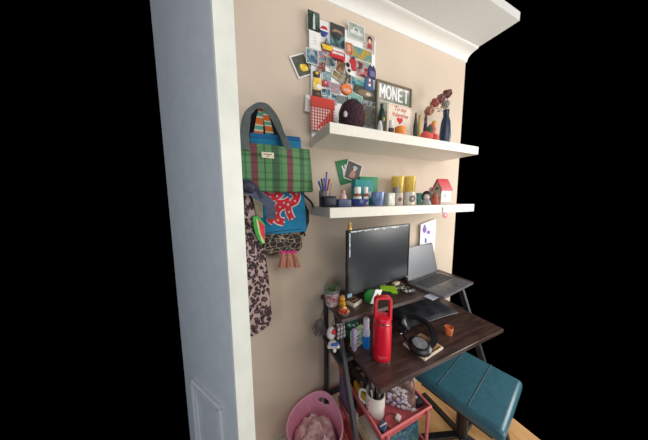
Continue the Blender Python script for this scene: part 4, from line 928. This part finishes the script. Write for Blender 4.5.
# boxes at the left of the desktop
def dbox(px, py, ytop, size, rz, mat, name, lab, cat, dy=0):
    P = Zp(px, py, ZD); h = W(px, ytop, P.y).z-ZD
    return P, h
P = Vector((.562, -.232, ZD)); h = W(357, 329, P.y).z-ZD
t = thing('tea_carton', P, 'pale green printed carton left of the red bottle', 'box')
MB().box(P+Vector((0, 0, h/2)), (.092, .034, h), (0, 0, .3), .002).build('carton', M('carton_green', (190, 208, 170), .6), t)
mb = MB(); Rz = Euler((0, 0, .3)).to_matrix()
for k, (u, v, a, b) in enumerate(((-.012, .72, .02, .008), (.014, .8, .022, .01), (-.01, .5, .026, .006), (.012, .35, .02, .006), (-.012, .25, .02, .005))): mb.box(P+Rz @ Vector((u*1.5, -.0175, 0))+Vector((0, 0, h*v)), (a, .001, b), (0, 0, .3))
mb.build('printing', M('print_dark', (60, 80, 56), .6), t)
P = Vector((.520, -.262, ZD)); h = W(348.5, 331, P.y).z-ZD
MB().box(P+Vector((0, 0, h/2)), (.022, .02, h), (0, 0, .25), .003).build('lilac_box', M('lilac', (176, 160, 190), .6), label='slim lilac box beside the pale green carton', cat='box')
# crumpled dark green bag
P = Vector((.555, -.175, ZD)); h = W(354, 313, P.y).z-ZD
mb = MB().pillow(P+Vector((0, 0, h*.5)), (.085, .05, h), .6, wr=.008, seed=7, n=20).jitter(.008, 45)
mb.build('foil_packet', M('packet_green', (26, 62, 54), .3, var=.5, scale=60), label='crumpled dark green packet behind the pale green carton', cat='packet')
# spray bottle
P = Zp(365.8, 346.5, ZD); w = pm(P, 7.4); h = W(366, 318, P.y).z-ZD
t = thing('spray_bottle', P, 'travel bottle of blue liquid with pale top beside the red bottle', 'bottle')
MB().lathe([(0, 0), (w*.46, 0), (w*.5, .004), (w*.5, h*.42), (0, h*.42)], P).build('liquid', M('blue_liquid', (24, 108, 190), .15), t)
MB().lathe([(w*.5, h*.42), (w*.5, h*.6), (w*.3, h*.68), (0, h*.68)], P).build('clear_shoulder', M('pale_clear', (180, 186, 206), .2), t)
MB().lathe([(w*.42, h*.66), (w*.42, h*.97), (w*.36, h), (0, h)], P).build('cap', M('cap_lilac', (206, 192, 204), .4), t)
# navy bag / keyboard lying under the raised shelf
mb = MB(); a0 = Zp(402, 324, ZD+.015)
t = thing('laptop_sleeve', (1.12, -.17, ZD), 'dark navy sleeve lying on the desk under the raised shelf', 'sleeve')
MB().pillow((1.13, -.155, ZD+.022), (.44, .044, .25), .5, rot=(PI/2, 0, -.05), wr=.004, seed=5).build('sleeve', M('sleeve_navy', (20, 23, 34), .75), t)
MB().tube([(.93, -.262, ZD+.022), (1.05, -.277, ZD+.024), (1.2, -.282, ZD+.024), (1.33, -.29, ZD+.022)], .003, 6).build('zip', black, t)
# phone and headphones
pc = [Zp(*a, ZD+.012) for a in ((425, 361.5), (443.5, 348.5), (431, 339), (407, 345))]
pa = Zp(425, 362, ZD); pb_ = Zp(444, 349, ZD)
ang = math.atan2(pb_.y-pa.y, pb_.x-pa.x)
exx = (pb_-pa).normalized(); eyy = Vector((-exx.y, exx.x, 0)); tw, tl_ = (pb_-pa).length*.98, .13
eyy = (Zp(405, 345, ZD)-pa); eyy = Vector((-exx.y, exx.x, 0))
PT = pa+exx*tw/2+eyy*tl_/2; RT = Matrix((exx, eyy, Vector((0, 0, 1)))).transposed()
t = thing('tablet', (PT.x, PT.y, ZD), 'gold and white tablet under the headphones on the desk', 'tablet')
MB().box((PT.x, PT.y, ZD+.006), (tw, tl_, .012), RT, .004, 3).build('case', M('tablet_white', (206, 188, 168), .4), t)
MB().box((PT.x, PT.y, ZD+.0122), (tw-.014, tl_-.014, .001), RT, .0004, 1).build('glass_front', M('tablet_gold', (182, 136, 92), .3), t)
q = pa+exx*tw/2+eyy*.012; MB().box((q.x, q.y, ZD+.0128), (tw*.8, .006, .001), RT).build('dark_strip', black, t)
HC = Zp(413, 336, ZD+.04)
t = thing('headphones', (HC.x, HC.y, ZD), 'black over ear headphones lying partly on the tablet', 'headphones')
hb = M('headphone_black', (24, 24, 28), .3)
c1 = Zp(419.5, 345.5, ZD+.034); c2 = Zp(405, 323, ZD+.052)
def cup(c, tilt, mat, name, r=.038):
    mb = MB().lathe([(0, -.016), (r*.8, -.016), (r, -.010), (r, .006), (r*.85, .014), (r*.5, .018), (0, .018)], (0, 0, 0), 28)
    bmesh.ops.transform(mb.b, matrix=Matrix.Translation(c) @ Euler(tilt).to_matrix().to_4x4(), verts=mb.b.verts); return mb.build(name, mat, t)
cp = cup(c1, (.15, -.1, 0), hb, 'ear_cup', .057)
mb = MB().lathe([(0, .0175), (.032, .0165), (.036, .0195), (.02, .023), (0, .023)], (0, 0, 0), 24)
bmesh.ops.transform(mb.b, matrix=Matrix.Translation(c1) @ Euler((.15, -.1, 0)).to_matrix().to_4x4(), verts=mb.b.verts); mb.build('cup_plate', M('plate_silver', (150, 152, 160), .25, .5), cp)
cu2 = cup(c2, (1.0, .3, .4), hb, 'ear_cup', .048)
ring = [Zp(*a, ZD+zz) for a, zz in (((404, 333), .05), ((398, 325), .055), ((401, 318), .05), ((412, 317), .045), ((424, 321), .04), ((432, 330), .035), ((434, 341), .03), ((428, 348), .03))]
MB().ribbon(ring, .03, .012, (0, -.35, 1)).build('headband', hb, t)
ar = [Zp(*a, ZD+zz) for a, zz in (((399, 322), .055), ((404, 336), .045), ((412, 346), .035), ((422, 349), .03))]
MB().tube(ar, .006, 8).build('yoke', hb, t)
MB().tube([Zp(400, 334, ZD+.05), Zp(406, 331, ZD+.052)], .0025, 8).build('slider', chrome, t)
# orange cup at the right
P = Zp(448.5, 334, ZD); w = pm(P, 9)
MB().lathe([(0, 0), (w*.42, 0), (w*.5, .03), (w*.5, .045), (w*.44, .045), (w*.42, .03), (0, .01)], P).build('orange_cup', M('terracotta', (216, 116, 70), .5), label='orange terracotta cup at the right of the desk', cat='cup')
P = Zp(435, 316, ZD)
MB().ball(P+Vector((0, -.03, .004)), (.007, .005, .004)).build('earring', M('crumb_pale', (200, 190, 186), .5), label='tiny pale bead lying on the desk right of the headphones', cat='bead')

# ------------------------------------------------------------------ trolley under the desk
CX0, CX1, CY0, CY1 = .525, .838, -.482, -.075
ZT = .5
tr = thing('trolley', ((CX0+CX1)/2, (CY0+CY1)/2, 0), 'coral pink metal trolley with trays under the desk', 'trolley')
def tray(z, nm):
    mb = MB().box(((CX0+CX1)/2, (CY0+CY1)/2, z-.028), (CX1-CX0-.008, CY1-CY0-.008, .003))
    for a, b, c_, d in ((CX0, CY0, CX1, CY0), (CX1, CY0, CX1, CY1), (CX1, CY1, CX0, CY1), (CX0, CY1, CX0, CY0)):
        mb.box(((a+c_)/2, (b+d)/2, z-.014), (abs(c_-a)+.003, abs(d-b)+.003, .028))
    mb.build('tray', M('tray_red', (176, 78, 82), .5), tr)
    MB().tube([(CX0, CY0, z), (CX1, CY0, z), (CX1, CY1, z), (CX0, CY1, z)], .0075, 8, True, False).build('tray_rim', coral, tr)
for z in (ZT, .27, .11): tray(z, '')
for x in (CX0+.03, CX1-.03):
    for y in (CY0-.008, CY1+.008): MB().tube([(x, y, .06), (x, y, ZT-.0)], .008, 8).build('post', coral, tr)
for x in (CX0+.03, CX1-.03):
    for y in (CY0, CY1):
        mb = MB().lathe([(0, -.01), (.025, -.01), (.027, 0), (.025, .01), (0, .01)], (0, 0, 0), 18)
        bmesh.ops.transform(mb.b, matrix=Matrix.Translation((x, y, .028)) @ Matrix.Rotation(PI/2, 4, 'Y'), verts=mb.b.verts); mb.box((x, y, .055), (.018, .03, .012)); mb.build('castor', black, tr)
ZI = ZT-.0262
# utensil jug
P = Vector((.605, -.405, ZI)); P = Zp(374.5, 412, ZI); w = pm(P+Vector((0, 0, .1)), 19.5); h = W(374.5, 389, P.y).z-ZI
P.x = max(P.x, CX0+w*.56); P.y = max(P.y, CY0+w*.56)
h = W(374.5, 392, P.y).z-ZI
t = thing('jug', P, 'tall white jug with faint pink flowers in the trolley tray', 'jug')
jm = M('jug_white', (222, 214, 204), .3, var=.02)
MB().lathe([(0, 0), (w*.42, 0), (w*.47, .006), (w*.5, h*.6), (w*.5, h), (w*.45, h), (w*.44, .012), (0, .01)], P, 36).build('body', jm, t)
va_ = math.atan2(CAM.y-P.y, CAM.x-P.x)
hs = Vector((math.cos(va_-PI/2), math.sin(va_-PI/2), 0))
MB().tube([P+hs*w*.48+Vector((0, 0, h*.92)), P+hs*w*.78+Vector((0, 0, h*.9)), P+hs*w*.8+Vector((0, 0, h*.5)), P+hs*w*.48+Vector((0, 0, h*.3))], .006, 8).build('handle', jm, t)
for k in range(6):
    a = va_-.75+.12*(k % 2); q = P+Vector((math.cos(a)*w*.497, math.sin(a)*w*.497, h*(.3+.1*k))); MB().ball(q, (.006, .006, .006), sub=2).build('flower_print', M('print_pink', (214, 150, 150), .4), t)
uc = [(30, 28, 30), (52, 40, 36), (150, 130, 116), (24, 24, 28), (200, 190, 180), (70, 52, 44), (40, 34, 36)]
lb = ['black brush handle at the left of the jug', 'dark brown brush leaning left in the jug', 'tan wooden brush in the middle of the jug', 'black brush in the middle of the jug', 'pale plastic brush handle leaning right in the jug', 'brown brush behind the others in the jug', 'dark brush at the right of the jug']
for k in range(7):
    a = k*2.4; bb = P+Vector((.012*math.cos(a), .012*math.sin(a), .02)); tt = P+Vector((w*.34*math.cos(a), w*.34*math.sin(a), h+.022+.012*(k % 3)))
    o = thing('make_up_brush', bb, lb[k], 'brush', 'brushes in the white jug')
    MB().tube([bb, tt], .0045, 8).build('brush_handle', M('brush_%d' % k, uc[k], .5), o)
    d = (tt-bb).normalized(); MB().tube([tt, tt+d*.014], [.006, .003], 8).build('bristles', M('bristle', (60, 44, 40), .9), o)
# daisy bag
RD = Matrix.Rotation(-.75, 3, 'Z')
P = Vector((.742, -.375, ZI)); h = .175; w = .165
t = thing('daisy_bag', P, 'clear bag printed with white daisies in the trolley tray', 'bag')
MB().pillow(P+Vector((0, 0, h*.48)), (w*.98, .11, h*.98), .55, wr=.004, seed=11, n=20, taper=.72, rot=(0, 0, -.75)).build('bag_body', M('bag_brown', (116, 88, 80), .3, var=.25, scale=24), t)
q1 = P+Vector((.0, 0, h*.93)); q2 = q1+Vector((.012, -.01, .05))
MB().ribbon([q1+Vector((-.006, 0, -.02)), (q1+q2)/2, q2], [.05, .03], .02, RD @ Vector((0, -1, .2))).build('tied_top', M('bag_clear', (190, 160, 156), .3), t)
dm = M('daisy_white', (214, 208, 220), .6); random.seed(9); n_ = 0
for k in range(60):
    u, v = random.uniform(-.42, .42), random.uniform(-.44, .25)
    kk = 1+(.72-1)*(v+.5); th = (1-abs(2*u)**3)**.5*(1-abs(2*v)**3)**.5
    q = P+RD @ Vector((u*w*.98*kk, -.055*(.55*th+.45)-.012, h*(.48+v*.98))); n_ += 1
    if n_ > 46: break
    poly = star(0, 0, .005, .0125, 6)
    MB().prism([q+RD @ Vector((a, 0, b)) for a, b in poly], RD @ Vector((0, .0012, 0))).build('daisy', dm if k % 4 else M('daisy_lilac', (176, 160, 196), .6), t)
    if k % 2: MB().ball(q+RD @ Vector((0, -.001, 0)), (.0035, .0015, .0035), sub=1).build('daisy_centre', yellow, t)
# black box in the corner
P = Vector((.800, -.425, ZI))
t = thing('black_box', P, 'small black box with white marks in the trolley corner', 'box')
MB().box(P+Vector((.008, .02, .014)), (.04, .09, .028), (0, 0, -.15), .002).build('carton', M('box_black', (28, 28, 36), .5), t)
for k in range(2): MB().box(P+Vector((.008, .005+.03*k, .0288)), (.016, .01, .001), (0, 0, .4)).build('white_mark', M('mark_white', (170, 168, 174), .6), t)
# patchwork make-up bag at the tray's left
pat = voro('patchwork', 'F1', 24, [(0, (150, 112, 94)), (.3, (120, 88, 74)), (.38, (22, 18, 20)), (1, (30, 24, 24))], .7, mode='LINEAR')
MB().pillow((.592, -.205, ZI+.062), (.085, .23, .118), .6, wr=.006, seed=21).build('make_up_bag', pat, label='long brown and black patterned bag along the trolley left side', cat='bag')
P = Vector((.556, -.315, ZI))
MB().box((.548, -.285, ZI+.034), (.03, .1, .066), (0, .1, 0), .006, 3).build('pencil_case', M('mustard', (196, 150, 40), .7), label='mustard yellow pencil case between trolley rim and patterned bag', cat='pencil case')
# little things at the tray's front
P = Zp(383, 427, ZI+.012); P.x = max(P.x, .56); P.y = max(P.y, CY0+.03)
t = thing('blue_clip', P+Vector((0, 0, -.012)), 'blue and white hair clip in the trolley front corner', 'hair clip')
MB().box(P+Vector((0, 0, 0)), (.045, .03, .02), (0, 0, .5), .005, 3).build('clip', M('clip_blue', (56, 72, 106), .4), t)
MB().tube([P+Vector((-.018, 0, .012)), P+Vector((0, -.004, .018)), P+Vector((.018, 0, .012))], .003, 6).build('spring', M('spring_white', (190, 196, 206), .3), t)
ce = Zp(392, 421, ZI+.004)
MB().tube([(max(CX0+.02, ce.x+.036*math.cos(a)), max(CY0+.015, ce.y+.034*math.sin(a)), ZI+.0035+.002*math.sin(3*a)) for a in [i*2*PI/14 for i in range(14)]], .0028, 8, True).build('hair_band', M('band_brown', (92, 40, 44), .7), label='dark red hair band in the trolley tray before the jug', cat='hair band')
P = Zp(398, 420, ZI); P.y = max(P.y, CY0+.03)
MB().box(P+Vector((0, 0, .010)), (.03, .022, .02), (0, 0, .4), .004, 3).build('white_cube', M('cube_white', (214, 196, 190), .5), label='small white block beside the hair band in the tray', cat='block')
# middle tray contents
ZM = .2438
def book(cx, cy, sx, sy, sz, rz, col, nm, lab, cat='book', tilt=0, pages=True, z=ZM):
    t = thing(nm, (cx, cy, z), lab, cat)
    R = Euler((0, tilt, rz)); m = R.to_matrix(); o = Vector((cx, cy, z+sz/2))
    MB().box(o, (sx, sy, sz), m, .001, 1).build('cover', col, t)
    if pages: MB().box(o+m @ Vector((0, 0, .0015)), (sx*.72, sy*.985, sz), m).build('pages', cream, t)
    return t
book(.545, -.125, .018, .12, .20, 0, M('book_violet', (118, 108, 140), .6), 'book', 'violet grey book standing in the trolley middle tray')
book(.568, -.125, .014, .12, .21, 0, M('book_red', (170, 60, 66), .6), 'book', 'thin red book standing beside the violet grey book')
book(.588, -.125, .016, .12, .18, 0, M('book_slate', (70, 80, 104), .6), 'book', 'slate blue book behind the thin red book')
book(.535, -.235, .012, .09, .13, 0, M('box_offwhite', (214, 206, 194), .6), 'small_box', 'white card box leaning at the trolley left side', 'box', .0, False)
book(.565, -.335, .05, .13, .095, 0, M('book_cream', (196, 186, 152), .6), 'book', 'thick cream book in the trolley middle tray behind the desk leg')
book(.60, -.33, .014, .13, .10, 0, M('book_olive', (150, 140, 96), .6), 'book', 'thin olive book beside the thick cream book')
mb = MB().pillow((.70, -.40, ZM+.075), (.24, .12, .15), .6, wr=.008, seed=31).jitter(.006, 30)
mb.build('fabric_bag', photo([(28, 62, 74), (46, 112, 116), (40, 54, 92), (80, 130, 120)], 16, .7), label='crumpled teal and navy bag in the trolley tray below', cat='bag')

# ------------------------------------------------------------------ pink tub
tc_ = Vector((.325, -.172, 0)); Rt, Rb, Ht = .152, .112, .295; ha = math.radians(46)
tb = thing('tub', tc_, 'pink flexible plastic tub with oval handle hole beside the desk', 'tub')
mb = MB(); NS, NV = 120, 44; gv = {}
def lug(a): return max(0, math.cos(a-ha))**4+max(0, math.cos(a-ha-PI))**4
for i in range(NS):
    a = 2*PI*i/NS
    for j in range(NV+1):
        f = j/NV; top = Ht+.04*lug(a); z = .004+(top-.004)*f; r = Rb+(Rt-Rb)*(z/Ht)**.9
        gv[i, j] = mb.b.verts.new((tc_.x+r*math.cos(a), tc_.y+r*math.sin(a), z))
for i in range(NS):
    for j in range(NV):
        a = 2*PI*(i+.5)/NS; z = (gv[i, j].co.z+gv[i, j+1].co.z)/2; skip = False
        for c0 in (ha, ha+PI):
            da = (a-c0+PI) % (2*PI)-PI
            if (da*Rt/.036)**2+((z-Ht+.014)/.02)**2 < 1: skip = True
        if not skip: mb.b.faces.new((gv[i, j], gv[(i+1) % NS, j], gv[(i+1) % NS, j+1], gv[i, j+1]))
bot = mb.b.verts.new((tc_.x, tc_.y, .004))
for i in range(NS): mb.b.faces.new((gv[(i+1) % NS, 0], gv[i, 0], bot))
o = mb.build('tub_body', pinkp, tb)
so = o.modifiers.new('thickness', 'SOLIDIFY'); so.thickness = .005; so.offset = 0
MB().tube([(tc_.x+(Rt+.002)*math.cos(a), tc_.y+(Rt+.002)*math.sin(a), Ht+.04*lug(a)) for a in [2*PI*i/60 for i in range(60)]], .006, 8, True, False).build('rolled_rim', pinkp, tb)
mb = MB(); n_ = 34; g = {}
for i in range(n_+1):
    for j in range(n_+1):
        u, v = 2*i/n_-1, 2*j/n_-1; x_, y_ = u*math.sqrt(1-v*v/2), v*math.sqrt(1-u*u/2); rr = math.hypot(x_, y_)
        z = .215+.05*(1-rr**2)+.05*noise.noise(Vector((x_*2.6, y_*2.6, 3)))+.03*abs(noise.noise(Vector((x_*6, y_*6, 8))))
        R__ = Rb+(Rt-Rb)*(.2/Ht)
        g[i, j] = mb.b.verts.new((tc_.x+x_*R__*.93, tc_.y+y_*R__*.93, z-.06*rr**6))
for i in range(n_):
    for j in range(n_): mb.b.faces.new((g[i, j], g[i+1, j], g[i+1, j+1], g[i, j+1]))
pk = photo([(226, 180, 186), (238, 206, 206), (232, 196, 198), (190, 148, 154)], 14, .9)
o = mb.build('pink_clothing', pk, label='crumpled pale pink clothing inside the pink tub', cat='clothing'); so = o.modifiers.new('thickness', 'SOLIDIFY'); so.thickness = .006; so.offset = -1

# ------------------------------------------------------------------ chair under the desk
SC = Vector((1.172, -.452, 0)); sr = math.radians(13)
ch = thing('office_chair', SC, 'teal padded swivel chair seat pushed under the desk', 'chair')
tm = M('seat_teal', (56, 102, 116), .3, var=.06)
MB().box(SC+Vector((0, 0, .485)), (.42, .42, .07), (0, 0, sr), .02, 4).build('seat', tm, ch)
Rz = Euler((0, 0, sr)).to_matrix()
for v in (-.07, .07): MB().tube([SC+Rz @ Vector((-.2, v, 0))+Vector((0, 0, .519)), SC+Rz @ Vector((.2, v, 0))+Vector((0, 0, .519))], .004, 8).build('seam', M('seam_teal', (30, 66, 80), .5), ch)
MB().box(SC+Vector((0, 0, .43)), (.36, .34, .024), (0, 0, sr), .006).build('seat_pan', black, ch)
MB().lathe([(.03, .10), (.03, .30), (.018, .30), (.018, .42), (.05, .425), (0, .425)], SC).build('gas_column', black, ch)
for k in range(5):
    a = math.radians(84+72*k); d = Vector((math.cos(a), math.sin(a), 0)); e = SC+d*.29
    o = MB().bar(SC+Vector((0, 0, .115)), e+Vector((0, 0, .078)), .034, .024).build('base_arm', black, ch)
    mb = MB().lathe([(0, -.012), (.024, -.012), (.026, 0), (.024, .012), (0, .012)], (0, 0, 0), 18)
    bmesh.ops.transform(mb.b, matrix=Matrix.Translation(e+Vector((0, 0, .027))) @ Matrix.Rotation(a, 4, 'Z') @ Matrix.Rotation(PI/2, 4, 'X'), verts=mb.b.verts); mb.box(e+Vector((0, 0, .058)), (.016, .016, .03)); mb.build('castor', M('castor_black', (24, 24, 26), .4), o)

# ------------------------------------------------------------------ light
w = bpy.data.worlds.new('world'); scene.world = w; w.use_nodes = True
w.node_tree.nodes['Background'].inputs[0].default_value = (0, 0, 0, 1); w.node_tree.nodes['Background'].inputs[1].default_value = 0
def area(name, loc, target, sx, sy, power, col):
    l = bpy.data.lights.new(name, 'AREA'); l.shape = 'RECTANGLE'; l.size = sx; l.size_y = sy; l.energy = power; l.color = col
    o = bpy.data.objects.new(name, l); COL.objects.link(o); o.location = loc
    o.rotation_euler = (Vector(target)-Vector(loc)).to_track_quat('-Z', 'Z').to_euler(); return o
area('window_daylight', (3.0, -1.5, 1.7), (.8, -.1, 1.4), 1.3, 1.5, 62, (1, .97, .93))
area('hall_fill', (-1.5, -2.6, 1.7), (0, 0, 1.1), 1.6, 2.0, 34, (.84, .92, 1.0))  # added cool fill lamp behind the camera
area('floor_bounce_fill', (1.4, -1.9, .25), (.8, -.1, 2.6), 1.4, .8, 14, (1, .95, .88))  # added lamp aimed upward to brighten the ceiling, stands in for bounced light
area('room_bounce_fill', (.9, -1.9, 2.5), (.8, -.2, 1.0), 1.8, 1.2, 22, (1, .95, .9))  # added soft overhead fill lamp in place of the unbuilt room's bounce
scene.view_settings.view_transform = 'Standard'; scene.view_settings.look = 'None'
scene.view_settings.gamma = 1; scene.view_settings.exposure = .0
scene.view_settings.use_curve_mapping = False
